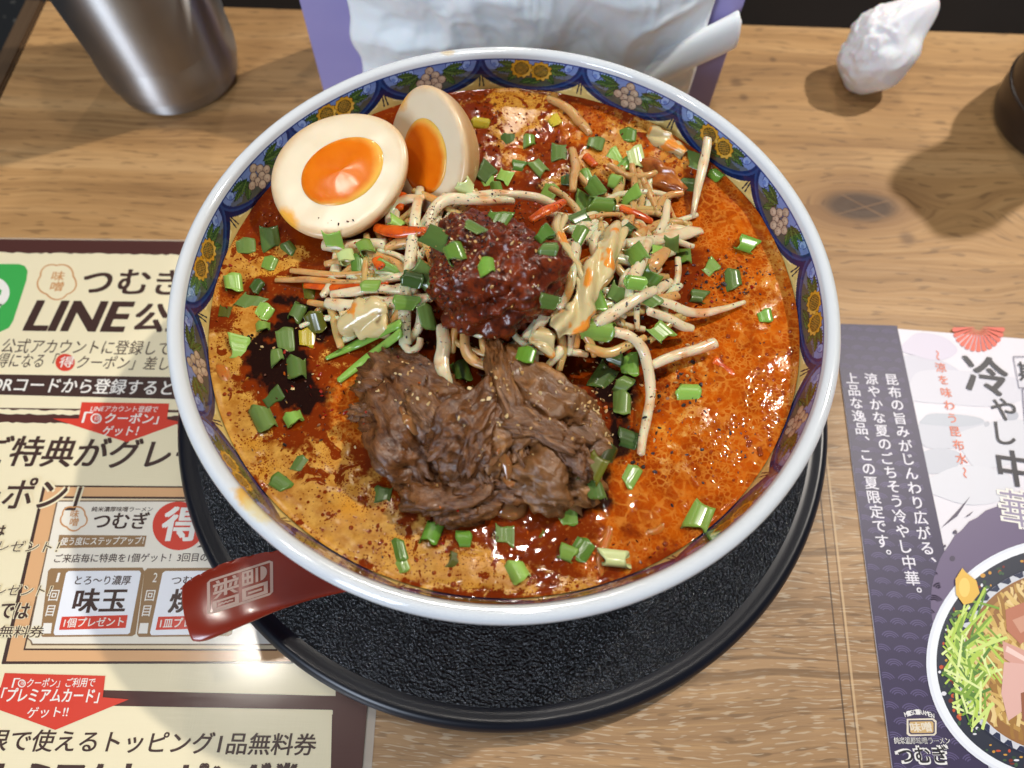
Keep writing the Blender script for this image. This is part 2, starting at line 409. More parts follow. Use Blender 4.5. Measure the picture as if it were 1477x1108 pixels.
Lm = lambda u, v: TLs + dx_ * u - dy_ * v
def flower(pr, cx, cy, r, col, layer):
    t = np.linspace(0, 2 * np.pi, 61)[:-1]; k = 1 + 0.14 * np.abs(np.cos(2.5 * (t + np.pi / 2))) - 0.08
    pr.pxline([(cx + r * a * math.cos(b), cy - r * 0.92 * a * math.sin(b)) for a, b in zip(k, t)], 2.2, col, layer, True)
def rough_band(pr, P0, P1, w0, w1, col, layer, n=60, amp=1.2):
    top = [(P0[0] + (P1[0] - P0[0]) * i / n, P0[1] + (P1[1] - P0[1]) * i / n + random.uniform(-amp, amp)) for i in range(n + 1)]
    bot = [(P0[0] + (P1[0] - P0[0]) * i / n, P0[1] + (P1[1] - P0[1]) * i / n + w0 + (w1 - w0) * i / n + random.uniform(-amp, amp)) for i in range(n + 1)]
    for i in range(n): pr.px([top[i], bot[i], bot[i + 1], top[i + 1]], col, layer)
# cream panels
p = Print('cream_panel', ZM, LAM, menu)
p.px([(-100, 368), (300, 371), (300, 592), (-100, 587)], CREAM, 0)
rough_band(p, (-60, 364), (300, 368), 6, 6, CREAM, 1, 60, 1.2)
rough_band(p, (-60, 590), (300, 595), 6, 6, CREAM, 1, 60, 1.2)
rough_band(p, (-60, 609), (300, 613), 6, 6, CREAM, 1, 60, 1.2)
p.px([(-300, 1010), (479, 1024), (474, 1250), (-300, 1250)], CREAM, 0)
rough_band(p, (140, 1019), (480, 1025), 6, 6, CREAM, 1, 60, 1.0)
p.px([(-300, 612), (480, 616), (484, 1004), (-300, 984)], CREAM, 0)
p.done()
p = Print('shop_heading', ZM, LAM, menu)
p.px([(-60, 381), (28, 381), (36, 384), (40, 391), (38, 405), (19, 463), (13, 473), (0, 479), (-70, 480)], srgb(58, 170, 76), 1)
p.pxell(-10, 422, 24, 22, WHT, 2); p.px([(-14, 441), (4, 438), (-4, 450)], WHT, 2)
p.px([(-8, 414), (3, 419), (1, 426), (-9, 428)], srgb(58, 170, 76), 3)
flower(p, 82, 406, 27, ORN, 1)
text(p, '味', (73, 405), (91, 405), ORN, 1, 13, 0.015); text(p, '噌', (71, 420), (89, 420), ORN, 1, 13, 0.015)
text(p, 'つ', (116, 422), (156, 422), DK, 1, 27, 0.028); text(p, 'む', (167, 424), (211, 424), DK, 1, 34, 0.022); text(p, 'ぎ', (222, 425), (264, 425), DK, 1, 36, 0.022)
text(p, 'LINE', (35, 476), (181, 478), DK, 1, 40, 0.035, 0.12); text(p, '公式', (190, 478), (284, 481), DK, 1, 40, 0.032, 0.05)
text(p, '公式アカウントに登録して', (0, 509), (243, 513), DK, 1, 20, 0.004, 0.05)
text(p, 'お得になる「', (-24, 530), (80, 531), DK, 1, 20, 0.004, 0.08)
p.pxell(94, 523, 14, 12.5, RED, 1); text(p, '得', (84, 530), (104, 530), WHT, 2, 15, 0.01)
text(p, 'クーポン」差し上', (109, 532), (262, 535), DK, 1, 19, 0.004, 0.08)
p.done()
p = Print('dark_banner', ZM, LAM, menu)
p.px([(-100, 538.5), (300, 545), (300, 577), (-100, 567)], DK, 1)
text(p, 'QRコードから登録すると', (-18, 566), (246, 572), WHT, 2, 22, 0.014)
p.done()
p = Print('red_arrow_banner', ZM, LAM, menu)
p.px([(118, 580.5), (244, 582.5), (241, 605), (263, 609), (183, 638), (76, 604), (114, 604)], RED, 3)
text(p, 'LINEアカウント登録で', (130, 594), (227, 595), WHT, 4, 8.5, 0.006, 0.1); text(p, '「', (118, 610), (130, 610), WHT, 4, 15, 0.01)
text(p, 'クーポン」', (150, 611), (227, 612), WHT, 4, 15, 0.022)
p.pxline([(139 + 7 * math.cos(a), 604 + 6.5 * math.sin(a)) for a in np.linspace(0, 6.2, 24)], 2, WHT, 4, True); text(p, '得', (135, 608), (144, 608), WHT, 4, 8)
text(p, 'ゲット！', (147, 629), (198, 629), WHT, 4, 14, 0.015, 0.08)
p.done()
p = Print('big_heading', ZM, LAM, menu)
text(p, 'ご特典がグレード', (-33, 671), (335, 679), DK, 2, 41, 0.02, 0.07)
text(p, 'ーポン」', (-45, 736), (110, 736), CREAM, 5.2, 44, 0.07, 0.05); text(p, 'ーポン」', (-45, 736), (110, 736), DK, 6, 44, 0.016, 0.05)
p.done()
p = Print('coupon_frame', ZM, LAM, menu)
p.px([(62, 700), (430, 703), (430, 957), (2, 958)], DK, 1)
p.px([(66, 702.5), (428, 705), (428, 954), (9, 954)], TAN, 2)
p.px([(85, 716), (400, 718), (400, 939), (34, 938)], DK, 3)
p.px([(87, 719), (398, 721), (398, 936.5), (37, 935.5)], srgb(226, 206, 170), 4)
p.done()
p = Print('coupon_card', ZM, LAM, menu)
p.px([(82, 722), (398, 722), (398, 931), (46, 931), (44, 925), (40, 922)], srgb(120, 96, 70), 5)
p.px([(84, 724), (396, 724), (396, 929), (48, 928.5), (46, 924), (42, 921)], CARD, 6)
flower(p, 107, 748, 18.5, ORN, 7); text(p, '味', (101, 747), (113, 747), ORN, 7, 11, 0.015); text(p, '噌', (100, 759), (112, 759), ORN, 7, 11, 0.015)
text(p, '純米濃厚味噌ラーメン', (132, 738.5), (220, 738.5), DK, 7, 7, 0.012)
text(p, 'つむぎ', (133, 763), (212, 763), DK, 7, 23, 0.022)
p.px([(86, 772), (212, 773), (209, 789), (83, 791)], BRN, 7); text(p, '使う度にステップアップ！', (87, 787), (207, 785.5), WHT, 8, 11, 0.012)
p.pxell(258, 759, 37.5, 35, RED, 7, 60); text(p, '得', (231, 780), (286, 780), WHT, 8, 47, 0.03)
p.px([(284, 790), (299, 780), (305, 776), (302, 786), (296, 789)], DK, 7)
text(p, 'ご来店毎に特典を1個ゲット！3回目のごと', (78, 812), (325, 810), DK, 7, 12, 0.012)
for (ox, num, l1, l2, l3) in ((0, '1', 'とろ～り濃厚', '味玉', '1個プレゼント'), (139, '2', 'つむぎ特製', '焼豚', '1皿プレゼント')):
    X = lambda P, o=ox: [(a + o - (b - 820) * 0.0 , b) for a, b in P]
    p.px(X([(74, 820), (206, 819), (209, 824), (196, 915), (191, 918), (62, 919), (59, 915), (70, 824)]), BRN, 7)
    p.px(X([(100, 824), (202, 823.5), (204, 827), (188, 913), (185, 915), (80, 916.5), (78, 913), (96, 827)]), srgb(238, 240, 246), 8)
    text(p, num, (81 + ox, 840), ((84.5 if num == '1' else 87) + ox, 840), WHT, 8, 13); text(p, '回', (70 + ox, 867), (83 + ox, 867), WHT, 8, 15, 0.01); text(p, '目', (66 + ox, 889), (77 + ox, 889), WHT, 8, 15, 0.01)
    p.px(X([(64, 899), (76, 899), (74, 914), (61, 914)]), WHT, 8)
    text(p, l1, (108 + ox, 844), (188 + ox, 844), DK, 9, 13, 0.012)
    text(p, l2, (104 + ox, 884), (179 + ox, 883), DK, 9, 33, 0.028)
    p.px(X([(90, 890), (185, 887.5), (182, 906), (86, 909)]), RED, 9); text(p, l3, (92 + ox, 905.5), (178 + ox, 903.5), WHT, 10, 13, 0.014)
p.done()
p = Print('coupon_notes', ZM, LAM, menu)
for a_ in (('プレゼント！', (-26, 795), (84, 797), CREAM, 7.4, 15, 0.07, 0.1), ('プレゼント！', (-26, 858), (73, 860), CREAM, 7.4, 15, 0.07, 0.1), ('では', (-2, 891), (39, 893), CREAM, 7.4, 21, .08), ('1品無料券', (-32, 919), (62, 920), CREAM, 7.4, 16, .08)): text(p, *a_)
text(p, 'は', (-10, 773), (6, 773), DK, 8, 14, 0.02); text(p, 'プレゼント！', (-26, 795), (84, 797), DK, 8, 15, 0.002, 0.1); text(p, 'プレゼント！', (-26, 858), (73, 860), DK, 8, 15, 0.002, 0.1)
text(p, 'では', (-2, 891), (39, 893), DK, 8, 21, 0.028); text(p, '1品無料券', (-32, 919), (62, 920), DK, 8, 16, 0.008)
p.done()
p = Print('lower_banner', ZM, LAM, menu)
p.px([(7, 971), (152, 975), (148.5, 1006), (186, 1009), (80, 1053), (-12, 1020), (-4, 1010)], RED, 3)
text(p, '「', (17, 992), (26, 992), WHT, 4, 13, 0.008); p.pxline([(32 + 5 * math.cos(a), 986 + 5 * math.sin(a)) for a in np.linspace(0, 6.2, 20)], 1.5, WHT, 4, True); text(p, '得', (29, 989), (35, 989), WHT, 4, 6)
text(p, 'クーポン」ご利用で', (38, 992), (136, 991), WHT, 4, 13, 0.01)
text(p, '「プレミアムカード」', (0, 1013), (141, 1014), WHT, 4, 20, 0.022); text(p, 'ゲット!!', (38, 1036), (97, 1034), WHT, 4, 15, 0.01)
text(p, '限で使えるトッピング1品無料券', (-22, 1083), (454, 1090), DK, 2, 30, 0.014, 0.05)
text(p, 'プレミアムトッピング券', (-60, 1142), (430, 1146), DK, 2, 42, 0.05, 0.0)
p.done()

# ---- right: cold noodle flyer
ZF = 0.0007
FLY = print_mat('flyer_print', 0.45, 0.0, 0.2)
PUR = srgb(54, 45, 78)
TLf = bp(1203, 468, ZF)[:2]; fd = bp(1285, 1108, ZF)[:2] - bp(1203, 480, ZF)[:2]; fd /= np.linalg.norm(fd); fr = np.array([-fd[1], fd[0]])
TLf = bp(1203, 467, ZF)[:2]
Fp = lambda u, v: TLf + fr * u + fd * v
fly = sheet('noodle_flyer', [Fp(0, 0.297), Fp(0.16, 0.297), Fp(0.16, 0), Fp(0, 0)], 0.0002, ZF - 1e-4, FLY, srgb(226, 222, 230), 'purple and white flyer for chilled noodles lying to the right of the tray', 'flyer')
p = Print('marbled_ground', ZF, FLY, fly)
for k, (cx, cy, rx, ry, c) in enumerate([(1330, 540, 60, 26, (206, 204, 216)), (1390, 560, 90, 30, (214, 212, 222)), (1375, 625, 55, 26, (202, 203, 213)), (1440, 640, 60, 35, (214, 214, 222)), (1350, 665, 40, 16, (196, 198, 208)), (1400, 700, 70, 24, (216, 216, 224)), (1340, 500, 40, 18, (214, 206, 222)), (1370, 606, 45, 10, (190, 194, 204)), (1460, 600, 8, 8, (182, 184, 196)), (1423, 612, 4, 4, (188, 190, 200))]):
    t = np.linspace(0, 2 * np.pi, 36)[:-1]
    p.px([(cx + rx * math.cos(a) * (1 + .12 * math.sin(3 * a + k)), cy + ry * math.sin(a) * (1 + .2 * math.sin(2 * a + k))) for a in t], srgb(*c), 1 + 0.2 * k)
p.done()
p = Print('purple_panel', ZF, FLY, fly)
def edge_x(y): return 1293.5 + (y - 469) * (1359 - 1293.5) / (780 - 469)
p.poly([Fp(0, 0), bp(1293.5, 470, ZF)[:2], bp(1359, 780, ZF)[:2], bp(1440, 1180, ZF)[:2], Fp(0.05, 0.297), Fp(0, 0.297)], PUR, 4)
PU2 = srgb(90, 80, 120); PU3 = srgb(80, 70, 108)
pu, pv_ = 0.0079, 0.0052
for r in range(40):
    for c in range(-1, 5):
        u0 = c * pu + (pu / 2 if r % 2 else 0) + 0.002; v0 = 0.004 + r * pv_
        for rad in (0.0036, 0.0027, 0.0018):
            t = np.linspace(0.45, np.pi - 0.45, 10); pts_ = [(u0 + rad * math.cos(a), v0 - rad * math.sin(a) * 0.85) for a in t]
            lim = 0.0295 + 0.0 * v0
            xe = [q for q in pts_ if 0.0004 < q[0] < lim]
            if len(xe) > 3: p.strip([Fp(*q) for q in xe], 0.00042, PU2 if r > 12 else PU3, 5)
vtext(p, '昆布の旨みがじんわり広がる、', (1286, 548), (1341, 814), 19, srgb(226, 222, 232), 7, 0.016)
vtext(p, '涼やかな夏のごちそう冷やし中華。', (1256, 547), (1320, 858), 19, srgb(226, 222, 232), 7, 0.016)
vtext(p, '上品な逸品、この夏限定です。', (1228, 546), (1276, 803), 19, srgb(226, 222, 232), 7, 0.016)
p.done()
p = Print('crest', ZF, FLY, fly)
ctr = np.array([1411.0, 471.0])
for i in range(13):
    a0 = math.pi * i / 13 + 0.02; a1 = math.pi * (i + 1) / 13 - 0.02
    Q = [(ctr[0] + 5 * math.cos((a0 + a1) / 2), ctr[1] + 4 * math.sin((a0 + a1) / 2) + 0.5)] + [(ctr[0] + (38 if 0 < j < 4 else 36) * math.cos(a0 + (a1 - a0) * j / 4), ctr[1] + 1 + (36 if 0 < j < 4 else 34.5) * math.sin(a0 + (a1 - a0) * j / 4)) for j in range(5)]
    p.px(Q, srgb(224, 98, 76), 5)
p.done()
p = Print('headline', ZF, FLY, fly)
vtext(p, '～涼を味わう昆布水～', (1352, 513), (1391, 682), 16, srgb(228, 120, 88), 6, 0.01)
disc = [(1500 + 158 * math.cos(a), 868 + 150 * math.sin(a)) for a in np.linspace(0, 2 * np.pi, 70)[:-1]]
p.px([(x, y + 1.5 * math.sin(x * .3)) for x, y in disc], srgb(104, 90, 122), 5)
p.px([(1357, 762), (1378, 740), (1399, 716), (1380, 745)], srgb(84, 74, 96), 6); p.px([(1390, 747), (1404, 737), (1398, 744)], srgb(70, 60, 84), 6.5)
for q in ((1377, 768, 3), (1373, 806, 4), (1362, 788, 2)): p.pxell(*q[:2], q[2], q[2], srgb(70, 60, 84), 7)
BLK = srgb(38, 34, 44)
for ch, x, y, s, b in (('冷', 1422, 542, 66, .02), ('や', 1447, 591, 40, .012), ('し', 1449, 626, 40, .012), ('中', 1463, 676, 58, .02)):
    vtext(p, ch, (x, y), (x + 8, y + 50), s, BLK, 8, b)
vtext(p, '華', (1470, 735), (1478, 785), 60, WHT, 8, .05); vtext(p, '華', (1470, 735), (1478, 785), 58, srgb(150, 140, 166), 9, -.004)
for (x0, y0, x1, y1) in ((1461, 515, 1520, 560), (1474, 562, 1520, 660)): p.pxline([(x0, y0), (x1, y0), (x1 + 6, y1), (x0 + 8, y1)], 1.6, srgb(120, 116, 132), 8, True)
vtext(p, '期', (1484, 538), (1490, 580), 34, BLK, 8, .01)
p.done()
p = Print('dish_picture', ZF, FLY, fly)
cP = np.array([1530.0, 955.0])
def dpx(r, a, k=1.0): return (cP[0] + 195 * r * math.cos(a) * k, cP[1] + 178 * r * math.sin(a))
ring = lambda r: [dpx(r, a) for a in np.linspace(0, 2 * np.pi, 90)[:-1]]
p.px(ring(1.0), srgb(226, 230, 240), 10); p.px(ring(0.975), srgb(236, 240, 246), 10.5); p.px(ring(0.925), srgb(34, 40, 58), 11)
rr = np.random.default_rng(5)
for i in range(150):
    a = math.pi / 2 + rr.uniform(-0.2, 1.2) * math.pi; r = rr.uniform(0.81, 0.91); q = dpx(r, a)
    c = [(196, 78, 44), (60, 92, 60), (206, 150, 60), (226, 226, 232), (46, 70, 52), (120, 40, 30)][i % 6]
    p.pxell(q[0], q[1], rr.uniform(1.2, 4.2), rr.uniform(1.2, 3.6), srgb(*c), 11.5 + 0.01 * i, 9)
p.px(ring(0.80), srgb(24, 30, 56), 13.2); p.px(ring(0.785), srgb(206, 208, 216), 13.5)
for i in range(46): 
    a = i * 2 * math.pi / 46; q = [dpx(0.785, a), dpx(0.74, a + .05), dpx(0.745, a + .09), dpx(.785, a + .1)]; p.px(q, srgb(34, 42, 74), 13.7)
p.px(ring(0.735), srgb(150, 104, 58), 14)
for i in range(230):      # noodles
    a = rr.uniform(1.9, 4.6); r = rr.uniform(0.25, 0.70); c = dpx(r, a); a2 = rr.uniform(0.6, 1.6)
    L = rr.uniform(18, 60); pts_ = [(c[0] + L * t * math.cos(a2) + 7 * math.sin(3 * t + i), c[1] + L * t * math.sin(a2)) for t in np.linspace(-.5, .5, 7)]
    pts_ = [q for q in pts_ if math.hypot((q[0] - cP[0]) / 195, (q[1] - cP[1]) / 178) < 0.72]
    if len(pts_) > 2: p.pxline(pts_, rr.uniform(4, 7), srgb(*[(206, 170, 96), (220, 188, 118), (184, 142, 74), (228, 200, 140), (160, 116, 56)][i % 5]), 14.2 + i * 0.008)
for i in range(130):      # cucumber shreds
    c = (1394 + rr.normal(0, 20), 958 + rr.normal(0, 44)); a2 = rr.choice([rr.normal(1.1, .35), rr.normal(2.2, .4), rr.uniform(.2, 2.8)]); L = rr.uniform(24, 72)
    pts_ = [(c[0] + L * t * math.cos(a2), c[1] + L * t * math.sin(a2) + 5 * t * t) for t in np.linspace(-.5, .5, 5)]
    pts_ = [q for q in pts_ if math.hypot((q[0] - cP[0]) / 195, (q[1] - cP[1]) / 178) < 0.9]
    if len(pts_) > 2: p.pxline(pts_, rr.uniform(2.2, 4.6), srgb(*[(178, 206, 84), (206, 226, 126), (126, 164, 58), (222, 236, 160), (88, 130, 52)][i % 5]), 16.2 + i * 0.014)
for k, (Q, c) in enumerate([([(1448, 880), (1478, 868), (1500, 905), (1470, 930), (1450, 910)], (186, 118, 92)), ([(1444, 925), (1470, 936), (1520, 960), (1500, 985), (1446, 950)], (214, 160, 146)), ([(1446, 955), (1490, 960), (1496, 1010), (1452, 1040), (1442, 1000)], (222, 176, 166)), ([(1458, 895), (1480, 886), (1492, 900), (1470, 914)], (206, 152, 128)), ([(1470, 1000), (1500, 990), (1500, 1040), (1472, 1040)], (150, 92, 66)), ([(1450, 932), (1480, 950), (1478, 956), (1448, 940)], (240, 206, 196))]):
    p.px(Q, srgb(*c), 18.2 + k * 0.2)
p.px([(1376, 836), (1386, 820), (1391, 826), (1406, 838), (1411, 856), (1400, 870), (1388, 873), (1377, 858)], srgb(228, 182, 78), 19.6); p.pxell(1389, 848, 8, 14, srgb(240, 204, 108), 19.8, 20)
p.done()
p = Print('shop_mark', ZF, FLY, fly)
LG = srgb(224, 214, 196)
for i, ch in enumerate('MISO-RAMEN'):
    a = (i - 4.5) / 4.5; x = 1326 + 19 * a; y = 1027.5 + 4.5 * a * a
    text(p, ch, (x - 2, y + 3 + a * .6), (x + 2, y + 3 + a * .6 + a * .6), srgb(230, 228, 226), 8, 6.5, 0.02)
p.px([(1307, 1037), (1345, 1036), (1350, 1040), (1350, 1058), (1347, 1061), (1311, 1062), (1307, 1059)], LG, 8)
p.px([(1309.5, 1039), (1344, 1038.5), (1347.5, 1042), (1347.5, 1057), (1345, 1059), (1313, 1059.5), (1310, 1057)], srgb(72, 62, 84), 8.4)
p.px([(1311.5, 1041), (1343.5, 1040.5), (1345.5, 1043), (1345.5, 1055.5), (1344, 1057), (1314.5, 1057.5), (1312, 1055.5)], srgb(202, 168, 112), 8.8)
text(p, '味噌', (1314, 1056), (1344, 1055), LG, 9.2, 13, 0.03)
text(p, '純米濃厚味噌ラーメン', (1290, 1073), (1370, 1073), srgb(232, 230, 226), 8, 9, 0.03)
text(p, '純米濃厚味噌ラーメン', (1291, 1072.5), (1369, 1072.5), srgb(54, 46, 60), 8.6, 8, -0.002)
text(p, 'つむぎ', (1295, 1103), (1371, 1102), srgb(230, 228, 226), 8, 27, 0.06); text(p, 'つむぎ', (1298, 1101), (1368, 1100), srgb(30, 26, 34), 8.6, 23, 0.02)
p.done()

# ------------------------------------------------------------------ tray
def tray_mats():
    m = M('black_grained_lacquer', 0.22, (0.004, 0.004, 0.005), Specular_IOR_Level=0.95); c = m.coord()
    v = m.vor(c, 900, 'F1'); n = m.noise(c, 1000, 2, 0.7); n2 = m.noise(c, 60, 2)
    h = m.math('ADD', m.math('MULTIPLY', v, 0.8), n)
    m.bump(h, 1.0, 0.0014); m.set('Roughness', m.math('ADD', 0.10, m.math('MULTIPLY', n2, 0.16)))
    e = M('black_lacquer_edge', 0.30, (0.006, 0.007, 0.012), Specular_IOR_Level=0.35)
    return m.m, e.m
TG, TE = tray_mats()
TR = 0.1428; TZ = 0.0125
tray = thing('round_tray', 'round black tray with grained top and smooth edge under the ramen bowl', 'tray')
V, F = lathe([(0.0, TZ), (0.03, TZ), (0.08, TZ), (0.12, TZ - 0.0001), (0.1345, TZ - 0.0003)], 256); mesh('grained_surface', V, F, TG, tray)
V, F = lathe(smooth_prof([(0.1344, TZ - 0.0004), (0.1365, TZ - 0.0003), (0.1395, TZ + 0.0003), (0.1416, TZ - 0.0008), (TR, TZ - 0.0035), (0.1416, TZ - 0.008), (0.136, 0.0012), (0.10, 0.0011), (0.0, 0.0011)], 4), 256)
mesh('smooth_rim', V, F, TE, tray)

# ------------------------------------------------------------------ bowl
RB = TZ; ZR = 0.0905
cer = M('white_porcelain', 0.07, srgb(232, 236, 240), Coat_Weight=0.3)
cc = cer.coord(); cn = cer.noise(cc, 260, 3, 0.6)
col = srgb(216, 221, 225)
def stain(mm, colin, pt, r, stretch, scol, amt):
    x, y, z = mm.sep(cc); ca, sa = math.cos(stretch[0]), math.sin(stretch[0])
    ax = mm.math('SUBTRACT', x, float(pt[0])); ay = mm.math('SUBTRACT', y, float(pt[1]))
    e = mm.math('ADD', mm.math('MULTIPLY', ax, ca), mm.math('MULTIPLY', ay, sa)); g = mm.math('SUBTRACT', mm.math('MULTIPLY', ay, ca), mm.math('MULTIPLY', ax, sa))
    d = mm.math('SQRT', mm.math('ADD', mm.math('POWER', mm.math('DIVIDE', e, stretch[1]), 2.0), mm.math('POWER', g, 2.0)))
    d = mm.math('ADD', d, mm.math('MULTIPLY', mm.math('SUBTRACT', cn, 0.5), r * 1.3))
    return mm.mix(mm.math('MULTIPLY', mm.math('SUBTRACT', 1.0, mm.ss(d, r * 0.35, r)), amt), colin, scol)
col = stain(cer, col, bp(352, 716, .09)[:2], 0.0032, (-0.8, 1.9), srgb(226, 176, 74), 0.95)
col = stain(cer, col, bp(372, 735, .089)[:2], 0.0036, (-0.8, 2.0), srgb(222, 206, 150), 0.8)
col = stain(cer, col, bp(645, 76, .09)[:2], 0.0026, (0.0, 1.6), srgb(214, 190, 140), 0.7)
cer.set('Base Color', col)
bowl = thing('ramen_bowl', 'large white rimmed porcelain bowl painted inside with blue scallops, yellow flowers and grapes', 'bowl')
prof = smooth_prof([(0.0, 0.022), (0.03, 0.022), (0.055, 0.030), (0.078, 0.043), (0.095, 0.058), (0.1045, 0.071), (0.1085, 0.083), (0.1097, 0.0882), (0.1106, 0.0899), (0.1125, 0.0905), (0.1142, 0.0896), (0.1150, 0.0878), (0.1147, 0.0856), (0.1130, 0.0836), (0.1112, 0.078), (0.1055, 0.066), (0.094, 0.052), (0.076, 0.038), (0.056, 0.028), (0.048, 0.024), (0.0465, 0.020), (0.0455, RB + 0.0002), (0.042, RB + 0.0002), (0.040, 0.018), (0.0, 0.018)], 6)
V, F = lathe(prof, 256); mesh('porcelain_body', V, F, cer.m, bowl)
# painted border -----------------------------------------------------------
def wall_r(z): return np.interp(z, [0.071, 0.074, 0.077, 0.080, 0.083, 0.0858, 0.0882], [0.1045, 0.10575, 0.1067, 0.10775, 0.1085, 0.1092, 0.1097])
NT, NS = 2700, 60
th = np.linspace(0, 2 * np.pi, NT, endpoint=False); zz = np.linspace(0.0880, 0.0725, NS)
TH, ZZ = np.meshgrid(th, zz, indexing='ij'); RR = wall_r(ZZ) - 0.00012
BV = np.stack([RR * np.cos(TH), RR * np.sin(TH), ZZ], -1).reshape(-1, 3)
NM = 16; PER = 2 * math.pi / NM
# medallion phase: a yellow-flower medallion centre seen at photo point (775,100)
q = bp(766, 100, 0.087); ph0 = math.atan2(q[1], q[0])
U = (TH - ph0) / PER; MI = np.round(U).astype(int); X = (U - MI) * PER * 109.0; Y = (0.0880 - ZZ) * 1000 * 1.18      # mm along the wall
C = np.zeros((NT, NS, 3)); C[:] = srgb(214, 190, 118)
def paint(mask, c): C[mask] = srgb(*c)
nz = fbm(np.c_[(TH * 40).ravel() , (ZZ * 900).ravel(), 0 * ZZ.ravel()], 3).reshape(TH.shape)
def ellm(cx, cy, rx, ry, rot=0.0, flip=1):
    x = X * flip - cx; y = Y - cy; return ((x * math.cos(rot) + y * math.sin(rot)) / rx) ** 2 + ((-x * math.sin(rot) + y * math.cos(rot)) / ry) ** 2
NAVY = (22, 36, 78); HX = PER * 109 / 2
# stamens between scallops
xb = HX - np.abs(X)
paint((np.abs(xb - 0.4 - 0.10 * (Y - 8)) < 0.32) & (Y > 7) & (Y < 13.5), (40, 44, 60))
paint(((xb - 1.4) ** 2 + (Y - 7.4) ** 2) < 0.6, (40, 44, 60))
paint((xb > 3.5) & (Y > 9.5 + 0.6 * xb * 0.5) & (Y < 11.0 + 0.35 * xb), (238, 222, 160))
# scallop bodies
e = ((X / (HX * 1.16)) ** 2 + (Y / 16.2) ** 2); paint(e < 1.0, NAVY)
navx = (Y < 3.2 + 0.0 * X) & (xb < 2.2); paint(navx, NAVY)
e = ((X / (HX * 1.03)) ** 2 + (Y / 14.7) ** 2); paint(e < 1.0, (44, 70, 122))
e = ((X / (HX * 0.98)) ** 2 + (Y / 14.0) ** 2); inn = e < 1.0; paint(inn, (30, 50, 98))
e2 = ((X / (HX * 0.92)) ** 2 + (Y / 13.2) ** 2); inn = e2 < 1.0; paint(inn, (92, 104, 122))
paint(inn & (Y > 7.5 + 1.2 * nz), (78, 82, 72))
paint(inn & (Y < 5.5 + 0.8 * nz), (112, 136, 190))
for k in (-1, 1):       # light blue petals in the upper corners
    for j, (cx, cy) in enumerate(((HX * 0.72, 2.2), (HX * 0.56, 1.6), (HX * 0.40, 1.3))):
        m_ = inn & (ellm(cx, cy, 1.75, 2.5, 0.5, k) < 1); paint(m_, (40, 56, 128)); paint(inn & (ellm(cx, cy, 1.45, 2.15, 0.5, k) < 1), (142, 168, 216)); paint(inn & (ellm(cx + .3, cy + .8, .9, 1.0, 0.5, k) < 1), (104, 130, 192))
def leaf(cx, cy, L, wdt, rot, sel, k):
    x = X * k - cx; y = Y - cy; a = x * math.cos(rot) + y * math.sin(rot); b = -x * math.sin(rot) + y * math.cos(rot)
    ww = wdt * (1 - (a / L) ** 2) * (1 + 0.22 * np.sin(a * 5.0))
    i1 = sel & (np.abs(a) < L) & (np.abs(b) < ww); paint(i1, (38, 58, 40)); i2 = sel & (np.abs(a) < L * .9) & (np.abs(b) < ww - 0.32); paint(i2, (62, 92, 46)); paint(i2 & (b > 0.2), (84, 112, 56)); paint(i1 & (np.abs(b) < 0.16), (34, 50, 36))
odd = (MI % 2) != 0
for sel in (odd, ~odd):
    for k in (-1, 1):
        for (cx, cy, L, wd_, rot) in ((9.2, 5.0, 4.6, 1.9, 0.30), (10.2, 2.6, 4.2, 1.5, -0.2), (7.6, 8.0, 4.0, 1.7, 0.9), (12.6, 5.4, 3.0, 1.3, 0.1)):
            leaf(cx, cy, L, wd_, rot, sel & (e2 < 1.0), k)
for k in (-0.6, 0.6): leaf(1.8, 10.6, 3.4, 1.3, 0.6 * k, ~odd & (e2 < 1.05), 1 if k > 0 else -1)
for (cx, cy) in ((-4.0, 5.6), (4.2, 4.9)):
    r = np.hypot(X - cx, Y - cy); a = np.arctan2(Y - cy, X - cx); rr_ = 4.3 + 0.34 * np.sin(a * 11)
    m_ = ~odd & (r < rr_ + .28); paint(m_, (74, 60, 26)); paint(~odd & (r < rr_), (204, 152, 46)); paint(~odd & (r < 3.1), (92, 70, 26)); paint(~odd & (r < 2.75), (184, 138, 50))
    paint(~odd & (r < 2.7) & ((np.abs(((X - cx + Y - cy) * 0.9) % 1.0 - .5) > .34) | (np.abs(((X - cx - Y + cy) * 0.9) % 1.0 - .5) > .34)), (70, 70, 40))
    paint(~odd & (r > 3.15) & (r < rr_) & (X - cx < -0.6) & (Y > cy), (214, 172, 76))
for (cx, cy) in ((0.2, 2.8), (-2.0, 5.4), (2.2, 5.6), (-4.4, 8.0), (-1.2, 8.4), (1.9, 8.8), (4.8, 8.0), (-2.6, 11.0), (0.8, 11.4)):
    r = np.hypot(X - cx, Y - cy); paint(odd & (r < 2.0), (74, 60, 62)); paint(odd & (r < 1.72), (176, 154, 132)); paint(odd & (np.hypot(X - cx + .4, Y - cy + .4) < .95), (196, 176, 152)); paint(odd & (np.hypot(X - cx - .1, Y - cy - .3) < .2), (74, 60, 62))
paint(Y < 0.75, (34, 62, 130)); paint(Y < 0.28, (222, 228, 236))
C *= (1 + 0.10 * nz)[..., None]
pm = M('painted_glaze', 0.07, Coat_Weight=0.4); pm.set('Base Color', pm.attr('ink'))
po = mesh('painted_border', BV, grid_faces(NT, NS, True), pm.m, bowl); setattr_col(po, 'ink', C.reshape(-1, 3))

